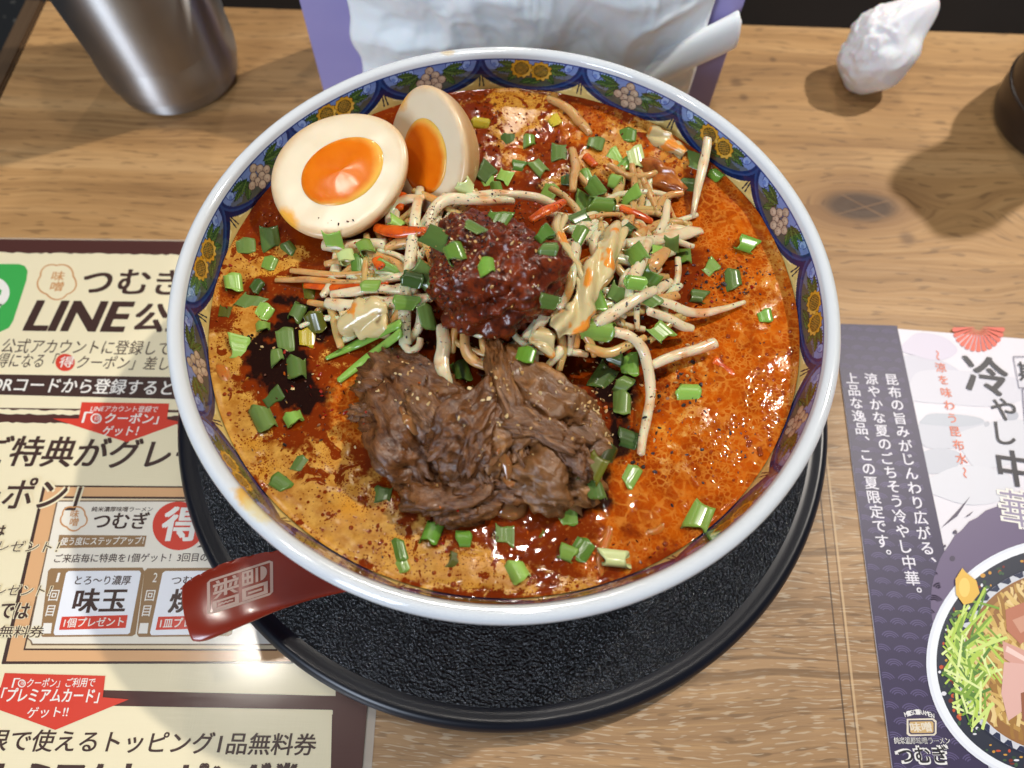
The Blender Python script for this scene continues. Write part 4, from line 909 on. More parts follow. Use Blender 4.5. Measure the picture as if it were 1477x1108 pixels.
# ------------------------------------------------------------------ eggs
def egg(label, c, n, t, a, b, dep, yolk, soup_spots, seed):
    B = basis(n, t); root = thing('egg_half', label, 'egg', 'soft boiled egg halves', loc=tuple(c))
    root.matrix_world = Matrix(((B[0][0], B[1][0], B[2][0], c[0]), (B[0][1], B[1][1], B[2][1], c[1]), (B[0][2], B[1][2], B[2][2], c[2]), (0, 0, 0, 1)))
    nt_ = 96; V = []
    tt = np.linspace(0, 2 * np.pi, nt_, endpoint=False)
    def outline(k): return np.c_[a * np.cos(tt) * k, b * np.sin(tt) * k * (1 - 0.10 * np.cos(tt)), 0 * tt]
    rows = []
    for k, z in [(0.0, 0), (.2, 0), (.4, 0), (.55, 0), (.7, 0), (.82, 0.0001), (.9, 0.00005), (.95, -0.0001), (.975, -.0004)]:
        o = outline(max(k, 0.001)); o[:, 2] = z + 0.00012 * vnoise(np.c_[o[:, :2] * 180, 0 * tt], seed); rows.append(o)
    nface = len(rows)
    for ph in np.linspace(0.05, math.pi / 2 - 0.01, 26):
        o = outline(math.cos(ph) * 0.998 + 0.0); o[:, 2] = -dep * math.sin(ph); rows.append(o)
    V = np.vstack(rows); V += (0.00035 * vnoise(V * 90, seed + 3) * sst(0, .004, -V[:, 2]))[:, None] * np.array([0, 0, 1])
    F = [(i * nt_ + j, (i + 1) * nt_ + j, (i + 1) * nt_ + (j + 1) % nt_, i * nt_ + (j + 1) % nt_) for i in range(len(rows) - 1) for j in range(nt_)]
    w = M('egg_white', 0.27, srgb(238, 222, 190), Subsurface_Weight=0.45, Subsurface_Scale=0.004)
    w.set('Subsurface Radius', (1.0, 0.6, 0.35))
    cc_ = w.coord(); x, y, z = w.sep(cc_); nn = w.noise(cc_, 120, 4); face = w.ss(z, -0.0035, -0.0008)
    skin = w.mix(nn, srgb(190, 146, 96), srgb(216, 180, 132)); white = w.mix(w.noise(cc_, 60, 2), srgb(226, 206, 172), srgb(238, 224, 194))
    col = w.mix(face, skin, white)
    nl = w.noise(cc_, 180, 3)
    rad = w.math('ADD', w.math('POWER', w.math('DIVIDE', x, a), 2.0), w.math('POWER', w.math('DIVIDE', y, b), 2.0)); rad = w.math('ADD', rad, w.math('MULTIPLY', w.math('SUBTRACT', nl, .5), .22))
    col = w.mix(w.math('MULTIPLY', w.ss(rad, .70, 1.02), .62), col, srgb(206, 160, 104))
    for (sx, sy, r, scol) in soup_spots:
        d = w.math('SQRT', w.math('ADD', w.math('POWER', w.math('SUBTRACT', x, sx), 2.0), w.math('POWER', w.math('SUBTRACT', y, sy), 2.0)))
        d = w.math('ADD', d, w.math('MULTIPLY', w.math('SUBTRACT', nl, 0.5), r * 0.8)); col = w.mix(w.math('MULTIPLY', w.math('SUBTRACT', 1.0, w.ss(d, r * .55, r)), 0.9), col, scol)
    w.set('Base Color', col); w.bump(w.noise(cc_, 420, 3), 0.06, 0.0005)
    mesh('egg_white', V, F, w.m, root)
    (yx, yy, ya, yb_) = yolk; rows = []
    ks = [(0.003, .0010), (.3, .00095), (.55, .0008), (.75, .00065), (.88, .0005), (.96, .00033), (1.0, -.0004)]
    for k, z in ks:
        wob = 1 + 0.015 * np.sin(tt * 2 + seed) + 0.012 * np.sin(tt * 3 + 1)
        o = np.c_[yx + ya * k * wob * np.cos(tt), yy + yb_ * k * wob * np.sin(tt), z + 0 * tt]; o[:, 2] += 0.00025 * vnoise(o * 260, seed + 8) * (1 - k); rows.append(o)
    V2 = np.vstack(rows); F2 = [(i * nt_ + j, (i + 1) * nt_ + j, (i + 1) * nt_ + (j + 1) % nt_, i * nt_ + (j + 1) % nt_) for i in range(len(rows) - 1) for j in range(nt_)]
    ym = M('egg_yolk', 0.18, Specular_IOR_Level=0.25, Subsurface_Weight=0.4, Subsurface_Scale=0.003)
    e = ym.attr('edge', 'Fac'); yn = ym.noise(ym.coord(), 110, 3)
    ym.set('Base Color', ym.mix(ym.ss(ym.math('ADD', e, ym.math('MULTIPLY', ym.math('SUBTRACT', yn, .5), .18)), 0.72, 1.0), ym.mix(yn, srgb(214, 94, 4), srgb(238, 134, 20)), srgb(244, 190, 88)))
    ym.bump(ym.noise(ym.coord(), 150, 3), 0.10, 0.001)
    yo = mesh('yolk', V2, F2, ym.m, root)
    ed = np.repeat([k for k, z in ks], nt_); fx = np.tile(np.clip(.5 + .5 * np.cos(tt + 0.9), 0, 1), len(ks)); setattr_col(yo, 'edge', np.repeat((ed * (0.80 + 0.24 * fx))[:, None], 3, 1))
    Vw = V @ B + np.array(c); SOL.append((Vw, F)); return root
YEL = srgb(240, 172, 48)
E1c = bp(489, 248, 0.0945)
egg('larger egg half with its orange yolk facing up, at the left beside the rim', E1c, (-0.09, -0.34, 0.94), RT * 0.86 + UP * 0.50, 0.0266, 0.0225, 0.0220, (0.0012, -0.0004, 0.0164, 0.0122), [(-0.0275, -0.006, 0.0075, YEL)], 3)
E2c = bp(613, 218, 0.0915)
egg('egg half turned sideways behind the other one, its darker yolk facing left', E2c, (-0.60, -0.56, 0.57), RT * 0.16 + UP * 0.98, 0.0232, 0.0200, 0.021, (-0.0022, 0.0006, 0.0140, 0.0118), [(0.0225, 0.0125, 0.0085, YEL), (-0.024, 0.0, 0.004, YEL)], 9)

# ------------------------------------------------------------------ chilli meat ball
def food_mat(name, c0, c1, c2, rough=0.2, sc=300, bumpd=0.0006, bs=0.5, sss=0.0, coat=0.4):
    m = M(name, rough, Coat_Weight=coat); c = m.coord(); n = m.noise(c, sc * .3, 4, 0.6); n2 = m.noise(c, sc, 4, 0.65); v = m.vor(c, sc * 1.6)
    m.set('Base Color', m.mix(m.ss(n2, 0.4, 0.7), m.mix(m.ss(n, 0.3, 0.7), c0, c1), c2))
    m.set('Roughness', m.math('ADD', rough * .6, m.math('MULTIPLY', n2, rough)))
    if sss: m.set('Subsurface Weight', sss); m.set('Subsurface Scale', 0.002)
    m.bump(m.math('ADD', n2, m.math('MULTIPLY', v, 0.6)), bs, bumpd); return m.m
MM = food_mat('chilli_mince', srgb(96, 33, 9), srgb(130, 52, 18), srgb(60, 20, 6), 0.25, 420, 0.0005, 0.22, 0.0, 0.0)
V, F = ico(6)
gran = np.random.default_rng(3).normal(size=(520, 3)); gran /= np.linalg.norm(gran, axis=1)[:, None]
dmin = np.full(len(V), 9.0); 
for g0 in range(0, len(V), 4096):
    dd = np.linalg.norm(V[g0:g0 + 4096, None] - gran[None], axis=2); dmin[g0:g0 + 4096] = dd.min(1)
k = 1 + 0.20 * fbm(V * 1.7, 3, 71) + 0.06 * fbm(V * 4.5, 2, 73) + 0.055 * (0.10 - dmin) / 0.10 + 0.025 * fbm(V * 9, 3, 72)
D = V * k[:, None] * np.array([0.0220, 0.0200, 0.0195])
cball = onh(716, 402, 0.0045)
# the torn hollow in its near side
cav_d = bp(700, 432, 0.103) ; rel = D + cball
cd_ = np.linalg.norm((rel - cav_d) * np.array([1.0, 1.7, 1.0]), axis=1); D -= V * (0.0125 * np.exp(-(cd_ / 0.0050) ** 2))[:, None]
D[:, 2] = np.where(D[:, 2] < 0, D[:, 2] * 0.8, D[:, 2])
Vb_ = D + cball; mb = mesh('minced_meat_ball', Vb_, F, MM); tag(mb, 'glossy dark red ball of chilli minced meat in the middle of the bowl', 'minced meat'); SOL.append((Vb_, F))

# ------------------------------------------------------------------ braised beef
def beef_mat():
    m = M('braised_beef', 0.26, Coat_Weight=0.35); c = m.attr('fib'); n = m.noise(c, 5, 4, 0.6); f = m.noise(m.mapp(c, (3, 34, 34)), 1, 4, 0.65); n2 = m.noise(m.coord(), 420, 4, 0.65)
    col = m.mix(m.ss(n, 0.3, 0.7), srgb(70, 38, 17), srgb(124, 78, 40)); col = m.mix(m.math('MULTIPLY', m.ss(f, 0.45, 0.7), 0.4), col, srgb(48, 24, 12)); col = m.mix(m.math('MULTIPLY', m.ss(f, .5, .3), 0.35), col, srgb(146, 96, 54))
    col = m.mix(m.math('MULTIPLY', m.math('POWER', m.rnd(), 2.0), .55), col, srgb(140, 98, 58))
    m.set('Base Color', m.mix(m.math('MULTIPLY', m.ss(m.noise(c, 2.6, 3), 0.56, 0.70), m.rnd()), col, srgb(168, 118, 68)))
    m.set('Roughness', m.math("ADD", 0.11, m.math("MULTIPLY", n2, 0.24))); m.set('Subsurface Weight', 0.08); m.set('Subsurface Scale', 0.001)
    m.bump(m.math('ADD', m.math('MULTIPLY', f, 1.0), m.math('MULTIPLY', m.noise(m.coord(), 1100, 2, .6), 0.9)), 0.40, 0.0007); m.set('Specular IOR Level', .5); m.set('Coat Weight', 0.06); m.set('Coat Roughness', .08); return m.m
BM = beef_mat()
def beef(label, px, py, zc, L, Wd_, Ht, ang, seed, bend=0.0, tilt=0.0, tap=0.3, split=1.0, name='beef_chunk'):
    V, F = ico(5); n = V.copy()
    x = V[:, 0]; tp = 1 - tap * (x * .5 + .5) + 0.12 * vnoise(np.c_[x * 2, 0 * x, 0 * x], seed)
    fib = np.c_[V[:, 0] * 1.2, V[:, 1] * 3.2, V[:, 2] * 3.2]
    k = 1 + 0.26 * fbm(V * 1.3, 3, seed) + split * 0.15 * (ridged(fib * 1.2 + 0.5 * np.c_[vnoise(V * 2, seed + 1), vnoise(V * 2, seed + 2), vnoise(V * 2, seed + 3)], 3, seed + 5) - 0.5) + 0.035 * fbm(np.c_[V[:, 0] * 6, V[:, 1] * 12, V[:, 2] * 12], 3, seed + 9)
    # blocky section
    sq = np.c_[V[:, 0], np.sign(V[:, 1]) * np.abs(V[:, 1]) ** 0.75, np.sign(V[:, 2]) * np.abs(V[:, 2]) ** 0.75]
    L *= .92; Wd_ *= .88
    D = sq * k[:, None] * np.array([L, Wd_, Ht]); D[:, 1] *= tp; D[:, 2] *= tp
    # torn ends
    D[:, 0] += L * 0.16 * np.abs(V[:, 0]) ** 4 * np.sign(V[:, 0]) * vnoise(np.c_[0 * x, V[:, 1] * 6, V[:, 2] * 6], seed + 20)
    D[:, 1] += bend * (x ** 2) * L; D[:, 2] += tilt * x * L - 0.12 * np.abs(bend) * x ** 2 * L
    ca, sa = math.cos(ang), math.sin(ang); D = np.c_[D[:, 0] * ca - D[:, 1] * sa, D[:, 0] * sa + D[:, 1] * ca, D[:, 2]]
    Vw = D + bp(px, py, zc); o = mesh(name, Vw, F, BM)
    setattr_col(o, 'fib', V * np.array([1.0, 1, 1]) + seed * 0.37); tag(o, label, 'beef', 'braised beef pieces'); SOL.append((Vw, F)); return o
r_ = math.radians
beef('wide flat beef slab at the upper left of the meat pile beside the chives', 592, 562, .0815, .0190, .0125, .0072, r_(-24), 101, 0.05, 0.05)
beef('big left beef chunk with a strip of amber fat, its lower edge ragged', 592, 642, .0800, .0235, .0145, .0105, r_(-52), 102, 0.1, -0.05, .15)
beef('thin pinkish strip of beef at the far left tip of the pile', 545, 592, .0830, .0105, .0042, .0040, r_(14), 103, 0.1, 0.0, .2)
beef('knobbly beef knuckle with a pale tendon in the centre of the pile', 682, 612, .0890, .0155, .0115, .0105, r_(62), 104, -0.1, 0.0, .25)
beef('narrow strand of beef curling up toward the chilli meat ball', 722, 552, .0915, .0160, .0045, .0050, r_(-72), 105, 0.16, 0.08, .1, .6)
beef('largest beef slab at the upper right under the scattered sesame', 784, 582, .0855, .0215, .0125, .0066, r_(-40), 106, 0.05, -0.12, .2)
beef('deep brown block of beef at the lower right of the pile, above the broth', 786, 684, .0800, .0175, .0140, .0100, r_(-30), 107, 0.05, 0.0, .2)
beef('folded beef flap lying across the right half of the pile', 775, 620, .0905, .0150, .0070, .0055, r_(-18), 108, -0.14, -0.05, .3)
beef('shredded beef crumbs at the very bottom of the pile', 655, 722, .0785, .0140, .0085, .0065, r_(8), 109, 0.1, 0, .2, 1.4)
beef('short drooping beef fibre between the two halves of the pile', 690, 668, .0835, .0120, .0050, .0060, r_(-75), 110, 0.1, -.1, .3, 1.2)
beef('small beef scrap hanging off the right tip of the pile near the dark sauce', 824, 655, .0820, .0115, .0055, .0050, r_(-70), 111, 0.1, -.1, .3, 1.2)
beef('small torn beef crumb at the lower left foot of the pile', 612, 705, .0780, .0110, .0070, .0060, r_(-30), 112, 0.05, 0, .2, 1.3)
beef('slim dark beef sliver wedged beside the pale tendon', 744, 640, .0855, .0125, .0040, .0050, r_(-62), 113, 0.1, 0, .3, 1.2)
beef('rounded beef lump filling the middle between the left and right chunks', 728, 625, .0850, .0160, .0110, .0085, r_(70), 114, 0.05, 0.0, .2)
beef('lean beef piece at the front centre of the pile above the onion glass', 712, 690, .0800, .0150, .0100, .0070, r_(5), 115, 0.05, 0.0, .2)
beef('flat beef flake on top of the left chunk near its fat strip', 625, 600, .0895, .0120, .0065, .0035, r_(-40), 116, 0.1, 0.05, .3)
beef('flat beef flake curling over the right block', 806, 640, .0880, .0125, .0060, .0032, r_(-55), 117, 0.15, -0.05, .3)
fat = M('beef_fat', 0.16, srgb(142, 94, 50), Subsurface_Weight=0.5, Subsurface_Scale=0.004, Coat_Weight=0.5)
def fatstrip(label, P, R, flat=0.5):
    V, F = tube(P, R, 12, 6, flat); V = V + 0.0006 * np.c_[vnoise(V * 300, 1), vnoise(V * 300, 2), vnoise(V * 300, 3)]
    o = mesh('fat_strip', V, F, fat.m); tag(o, label, 'beef fat', 'strips of fat on the beef'); SOL.append((V, F))
def castpx(bvh, px, py):
    h = bvh.ray_cast(Vector(CAM), Vector(ray(px, py)))
    return np.array(h[0]), np.array(h[1])
def build_bvh():
    V, F = merge(SOL); return BVHTree.FromPolygons([Vector(v) for v in V], F)
bv = build_bvh()
def onS(px, py, lift=0.0):
    p, n = castpx(bv, px, py); return p - ray(px, py) * lift
fatstrip('amber strip of fat running down the left beef chunk', [onS(577, 588, .0003), onS(588, 607, .0006), onS(600, 628, .0003)], [.0010, .0017, .0010], .3)
fatstrip('pale tendon strip down the middle of the meat pile', [onS(717, 652, .0008), onS(728, 668, .001), onS(736, 690, .0008)], [.0010, .0015, .0010], .4)
fatstrip('second pale tendon end just below the first one', [onS(728, 688, .0008), onS(740, 700, .0012)], [.0009, .0013], .4)
fatstrip('glassy piece of onion at the foot of the meat pile', [bp(722, 712, .0765), bp(735, 722, .0775), bp(752, 738, .076)], [.004, .0062, .004], .35)

# ------------------------------------------------------------------ bean sprouts and noodles
def strand_mat(name, c0, c1, spots=True):
    m = M(name, 0.2, Subsurface_Weight=0.7, Subsurface_Scale=0.004, Coat_Weight=0.15); c = m.coord(); n = m.noise(c, 160, 3); n2 = m.noise(c, 900, 3, .6)
    col = m.mix(n, c0, c1); col = m.mix(m.math('MULTIPLY', m.ss(m.noise(c, 95, 2), .54, .72), 0.65), col, srgb(214, 134, 52))
    col = m.mix(m.math('MULTIPLY', m.ss(m.noise(c, 60, 4, .7), .56, .75), .6), col, srgb(140, 78, 36)); col = m.mix(m.math('MULTIPLY', m.ss(n2, .71, .75), .6), col, srgb(92, 52, 30)); m.set('Base Color', col); m.bump(m.noise(c, 330, 3), 0.12, 0.0005); return m.m
SPR = strand_mat('bean_sprout', srgb(216, 196, 154), srgb(234, 222, 190)); NOO = strand_mat('noodle', srgb(188, 152, 88), srgb(210, 180, 118)); STA = strand_mat('stained_sprout', srgb(190, 138, 74), srgb(212, 174, 116))
SUNK = strand_mat('sunk_noodle', srgb(186, 96, 22), srgb(204, 132, 54))
CARM = food_mat('carrot', srgb(214, 84, 14), srgb(226, 108, 26), srgb(186, 64, 10), 0.22, 260, .0005, .4, .2)
def strand(label, pts, r, mat, name, cat, grp, off=0.0015, flat=0.85, taper=(0.8, 1.0, 0.7), stick=True):
    P = []
    for q in pts:
        if len(q) == 3: P.append(onh(q[0], q[1], q[2]))
        else: P.append(onh(q[0], q[1], off))
    r *= .74; m_ = len(P); R = r * np.interp(np.linspace(0, 1, m_), [0, .5, 1], taper)
    V, F = tube(P, R, 12, 7, flat); V = V + r * 0.26 * np.c_[vnoise(V * 150, 5), vnoise(V * 150, 6), vnoise(V * 150, 7)]
    o = mesh(name, V, F, mat); tag(o, label, cat, grp); SOL.append((V, F)); return o
BS = ('bean_sprout', 'bean sprout', 'bean sprouts in the bowl'); ND = ('noodle', 'noodle', 'noodles in the bowl')
def sp(label, pts, r=0.0022, mat=SPR, kind=BS, **k): return strand(label, pts, r, mat, kind[0], kind[1], kind[2], **k)
sp('straight bean sprout standing up from the broth against the upper right wall', [(1021, 200, .010), (1015, 235, .007), (1007, 275, .004), (998, 314, .001)], .0025, taper=(1, 1, .45))
sp('long pale noodle hanging straight down to the left of the meat ball', [(606, 270, .002), (597, 320, .004), (592, 370, .004), (586, 420, .005), (582, 470, .004), (583, 497, .004)], .0029, kind=ND, flat=.6, taper=(.8, 1, 1))
sp('bent noodle end in a small hook under the hanging noodle', [(583, 478, .004), (582, 497, .004), (590, 507, .004), (602, 500, .003), (606, 488, .002)], .0020, kind=ND, taper=(1, 1, .8))
sp('thick noodle arching behind the meat ball from the egg', [(618, 330, .003), (624, 305, .005), (648, 287, .006), (690, 290, .005), (740, 290, .004)], .0030, kind=ND, taper=(.9, 1, .9))
sp('pale bean sprout lying flat behind the top of the meat ball', [(672, 284, .006), (720, 280, .006), (770, 284, .006), (806, 297, .005)], .0027)
sp('thick pale stem below the larger egg half', [(470, 352), (500, 356), (555, 352)], .0042, taper=(.9, 1, .8))
sp('thin sprout just left of the carrot bits below the eggs', [(470, 382), (520, 372), (570, 380)], .0020, mat=STA)
sp('orange stained sprout in the stack left of the meat ball', [(420, 390, .001), (470, 396), (540, 392)], .0018, mat=STA)
sp('stained sprout sinking into the broth at the left of the stack', [(398, 404, 0), (450, 404), (520, 408)], .0016, mat=STA)
sp('broad pale sprout lying across the left side below the stack', [(470, 436), (510, 440, .003), (570, 436, .003), (620, 430, .002)], .0036, flat=.6)
sp('second pale sprout on top of the broad one at the left', [(478, 424, .003), (540, 418, .004), (600, 420, .004)], .0024)
sp('translucent noodle end dangling below the meat ball above the beef', [(640, 470, .002), (638, 500, .003), (640, 530, .004), (647, 556, .003)], .0036, kind=ND, flat=.7)
sp('narrow noodle leaning into the gap right of the meat ball', [(840, 325, .004), (828, 370, .006), (822, 410, .006), (808, 445, .004)], .0026, kind=ND)
sp('yellowish noodle right beside the meat ball', [(808, 350, .004), (818, 385, .006), (820, 415, .006), (812, 440, .004)], .0026, mat=NOO, kind=ND)
sp('thick pale sprout pointing up to the right at the right of the cabbage', [(858, 468, .003), (890, 448, .005), (920, 430, .006), (945, 418, .005)], .0030, taper=(1, 1, .8))
sp('long sprout curving down beside the dark sauce to the right of the beef', [(884, 478, .003), (915, 490, .004), (932, 520, .003), (938, 560, .002), (934, 600, .0018), (924, 655, .001)], .0026, taper=(1, 1, .7))
sp('sprout with a blunt end jutting right above the bright orange broth', [(940, 528, .002), (970, 515, .003), (1000, 505, .003), (1030, 494, .003)], .0027, taper=(.8, 1, 1))
sp('thin tapering sprout reaching furthest right across the broth', [(940, 430, .004), (968, 440, .004), (1000, 452, .002), (1040, 446, .002), (1074, 436, .001)], .0023, taper=(.9, 1, .5))
sp('short pale sprout parallel above the furthest reaching one', [(935, 448, .005), (960, 458, .003), (985, 470, .002), (1000, 476, .001)], .0025)
sp('horizontal pale stem right of centre below the upper sprout', [(905, 352, .002), (950, 344, .003), (990, 336, .003), (1010, 332, .002)], .0036, flat=.6)
sp('sprout lying steeply right of the cabbage strip', [(935, 345, .003), (925, 375, .005), (910, 410, .006), (905, 440, .004)], .0028)
sp('small white sprout curl right of the spring onion cluster', [(952, 352, .002), (975, 348, .003), (1000, 355, .002)], .0018)
sp('brownish wide vegetable slip beside the right onion pieces', [(930, 395, .004), (945, 380, .006), (962, 360, .006)], .0040, mat=STA, flat=.35)
sp('sprout disappearing under the upper right toppings', [(920, 245, .001), (935, 275, .002), (950, 310, .002)], .0022, mat=STA)
sp('thin orange stained sprout below the upper right wall', [(935, 300, 0), (955, 285, .001), (975, 320, .0)], .0016, mat=STA)
sp('pale double stem half sunk in the orange broth at the right wall', [(1030, 290, -.001), (1060, 312, -.0003), (1094, 330, -.001)], .0024, mat=SUNK, flat=.5)
sp('second half sunk stem just above the double stem', [(1042, 284, -.001), (1075, 305, -.0003), (1100, 322, -.001)], .0018, mat=SUNK, flat=.5)
sp('orange noodle floating under the upper rim behind the bowl centre', [(790, 142, .0), (815, 155, .001), (840, 178, .001), (852, 195, .0)], .0028, mat=STA, kind=ND)
sp('stained noodle standing up right behind the meat ball', [(826, 215, .001), (830, 240, .002), (826, 275, .002)], .0026, mat=STA, kind=ND)
sp('sprout tip showing below the meat ball next to the cabbage', [(790, 525, .002), (805, 510, .003), (806, 500, .003)], .0022)
sp('pale noodle crossing under the cabbage toward the dark sauce', [(845, 500, .002), (880, 510, .003), (930, 485, .003)], .0024, mat=NOO, kind=ND)
sp('pale sunken noodle at the left wall of the bowl', [(300, 500, -.0012), (322, 540, -.0006), (338, 585, -.0012)], .0034, mat=SUNK, kind=ND, flat=.3)
sp('orange noodle lying under the surface at the lower right', [(930, 745, -.0012), (985, 722, -.0006), (1040, 706, -.0012)], .0030, mat=SUNK, kind=ND, flat=.45)
sp('second orange noodle under the surface at the lower right wall', [(880, 760, -.0012), (868, 800, -.0008), (866, 835, -.0012)], .0024, mat=SUNK, kind=ND, flat=.45)
sp('curled end of a noodle above the lower right wall', [(925, 770, -.0008), (950, 765, -.0002), (962, 742, -.0010)], .0020, mat=SUNK, kind=ND, flat=.5)
# fillers that show between the larger pieces
R1 = np.random.default_rng(21)
zones = [('in the tangle right of the cabbage', 905, 410, 80, 75, 46), ('in the tangle left of the meat ball', 555, 410, 85, 60, 40), ('in the tangle between the eggs and the meat ball', 615, 330, 60, 40, 15), ('in the tangle behind the spring onion heap', 890, 300, 90, 60, 28), ('peeping out under the meat ball', 745, 485, 110, 25, 18)]
for (pl_, cx, cy, rx, ry, n_) in zones:
    for i in range(n_):
        x, y = cx + R1.uniform(-1, 1) * rx, cy + R1.uniform(-1, 1) * ry; a = R1.uniform(0, math.pi); L = R1.uniform(24, 56); b = R1.uniform(-20, 20)
        pts = [(x + math.cos(a) * L * t - math.sin(a) * b * (1 - t * t), y + math.sin(a) * L * t * .85 + math.cos(a) * b * (1 - t * t)) for t in (-1, -.4, .3, 1)]
        sp('short stained bean sprout half buried ' + pl_, pts, R1.uniform(.0016, .0029), [SPR, STA, SPR, NOO][i % 4], off=R1.uniform(-.0005, .0022))
# cabbage
cm_ = M('cabbage_leaf', 0.2, Subsurface_Weight=0.3, Subsurface_Scale=0.002, Coat_Weight=0.4); cx_ = cm_.coord()
cb = cm_.mix(cm_.noise(cx_, 110, 3), srgb(202, 178, 118), srgb(222, 204, 156)); cb = cm_.mix(cm_.math('MULTIPLY', cm_.ss(cm_.noise(cx_, 130, 2), .55, .62), .95), cb, srgb(232, 140, 36)); cb = cm_.mix(cm_.math('MULTIPLY', cm_.ss(cm_.noise(cm_.mapp(cx_, loc=(3, 0, 0)), 90, 3), .60, .70), .85), cb, srgb(96, 54, 26))
cm_.set('Base Color', cb); cm_.bump(cm_.noise(cx_, 260, 4), .4, .0006)
def ribbon(name, label, cat, grp, ctr, wid, mat, wave=0.0012, seed=1, th_=0.0007):
    P = np.array([onh(*q) for q in ctr]); C6 = smooth_prof(P, 9); Wd6 = np.interp(np.linspace(0, 1, len(C6)), np.linspace(0, 1, len(wid)), wid)
    T = np.gradient(C6, axis=0); T /= np.linalg.norm(T, axis=1)[:, None]; V = []; nw = 13
    for i in range(len(C6)):
        s = np.cross(T[i], -ray(*[float(v) for v in prj(C6[i:i + 1])[0:2]][:2]) if False else (CAM - C6[i])); s /= np.linalg.norm(s); up_ = np.cross(s, T[i])
        for j in range(nw):
            u = -1 + 2 * j / (nw - 1); ed = 1 + 0.22 * vnoise(np.array([[i * .35, 3 * np.sign(u), seed]]), seed)[0]
            V.append(C6[i] + s * u * Wd6[i] * ed - up_ * (wave * math.sin(u * 4 + i * .35 + seed) + wave * .8 * u * u * 2))
    V = np.array(V); F = grid_faces(len(C6), nw)
    o = mesh(name, V, F, mat); md = o.modifiers.new('thick', 'SOLIDIFY'); md.thickness = th_; tag(o, label, cat, grp); SOL.append((V, F)); return o
CG = 'cabbage pieces in the bowl'
ribbon('cabbage_strip', 'long crumpled cream cabbage strip with orange stains right of the meat ball', 'cabbage', CG, [(897, 325, .008), (880, 355, .010), (862, 390, .010), (846, 425, .009), (832, 455, .008), (800, 476, .007)], [.0030, .0040, .0042, .0034, .0048, .0030], cm_.m, .0012, 2)
ribbon('cabbage_strip', 'curled orange cabbage tip below the meat ball pointing at the beef', 'cabbage', CG, [(770, 480, .006), (785, 495, .006), (797, 515, .004)], [.0030, .0034, .0008], cm_.m, .0008, 5)
ribbon('cabbage_strip', 'thin brown edged cabbage strip tucked between the noodle and the long cabbage strip', 'cabbage', CG, [(812, 310, .005), (806, 340, .007), (838, 400, .007), (842, 430, .007)], [.0016, .0020, .0018, .0014], cm_.m, .0008, 7)
ribbon('cabbage_strip', 'pale chunky cabbage core left below the meat ball by the chives', 'cabbage', CG, [(492, 466, .003), (520, 462, .004), (560, 458, .005)], [.0040, .0060, .0050], cm_.m, .0010, 9, .002)
ribbon('cabbage_strip', 'glossy onion slip at the upper right below the wall', 'cabbage', CG, [(925, 235, .0015), (950, 255, .0022), (985, 280, .0015)], [.0030, .0055, .0030], food_mat('stained_onion', srgb(172, 92, 34), srgb(196, 122, 56), srgb(120, 52, 20), .14, 160, .0004, .3, .2), .0008, 12)
ribbon('cabbage_strip', 'brown soaked leaf piece standing behind the right onion heap', 'cabbage', CG, [(935, 190, .001), (958, 205, .002), (985, 225, .001)], [.0030, .0040, .0020], cm_.m, .0008, 13)
# carrot
CRG = 'carrot shreds in the bowl'
def car(label, pts, r, flat=.6): strand(label, pts, r, CARM, 'carrot_shred', 'carrot', CRG, .002, flat, (.8, 1, .7))
car('peppered carrot shred lying above the noodles below the eggs', [(542, 328, .004), (570, 334, .005), (612, 334, .005)], .0034)
car('stubby carrot bit left of the spring onions under the eggs', [(545, 372, .004), (550, 385, .004)], .0032)
car('carrot shred sticking out to the upper right of the meat ball', [(765, 318, .010), (790, 305, .011), (815, 292, .009)], .0028)
car('carrot shred between the two egg halves', [(580, 280, .002), (576, 300, .002)], .0034)
car('red carrot sliver floating behind the noodles at the back', [(845, 225, .0), (858, 238, .001)], .0034)
car('long carrot shred sunk below the stained sprouts on the left', [(440, 412, 0), (500, 414, .001), (560, 408, .001)], .0022)
car('carrot shred beside the spring onions behind the cabbage', [(895, 300, .003), (925, 312, .003), (940, 318, .003)], .0024)
car('sunken carrot piece in the orange broth right of the blunt sprout', [(1030, 520, -.0018), (1060, 545, -.0015)], .0036, .4)
car('sunken carrot piece near the lower right wall', [(1065, 668, -.0018), (1090, 655, -.0015)], .0034, .4)
bv = build_bvh()

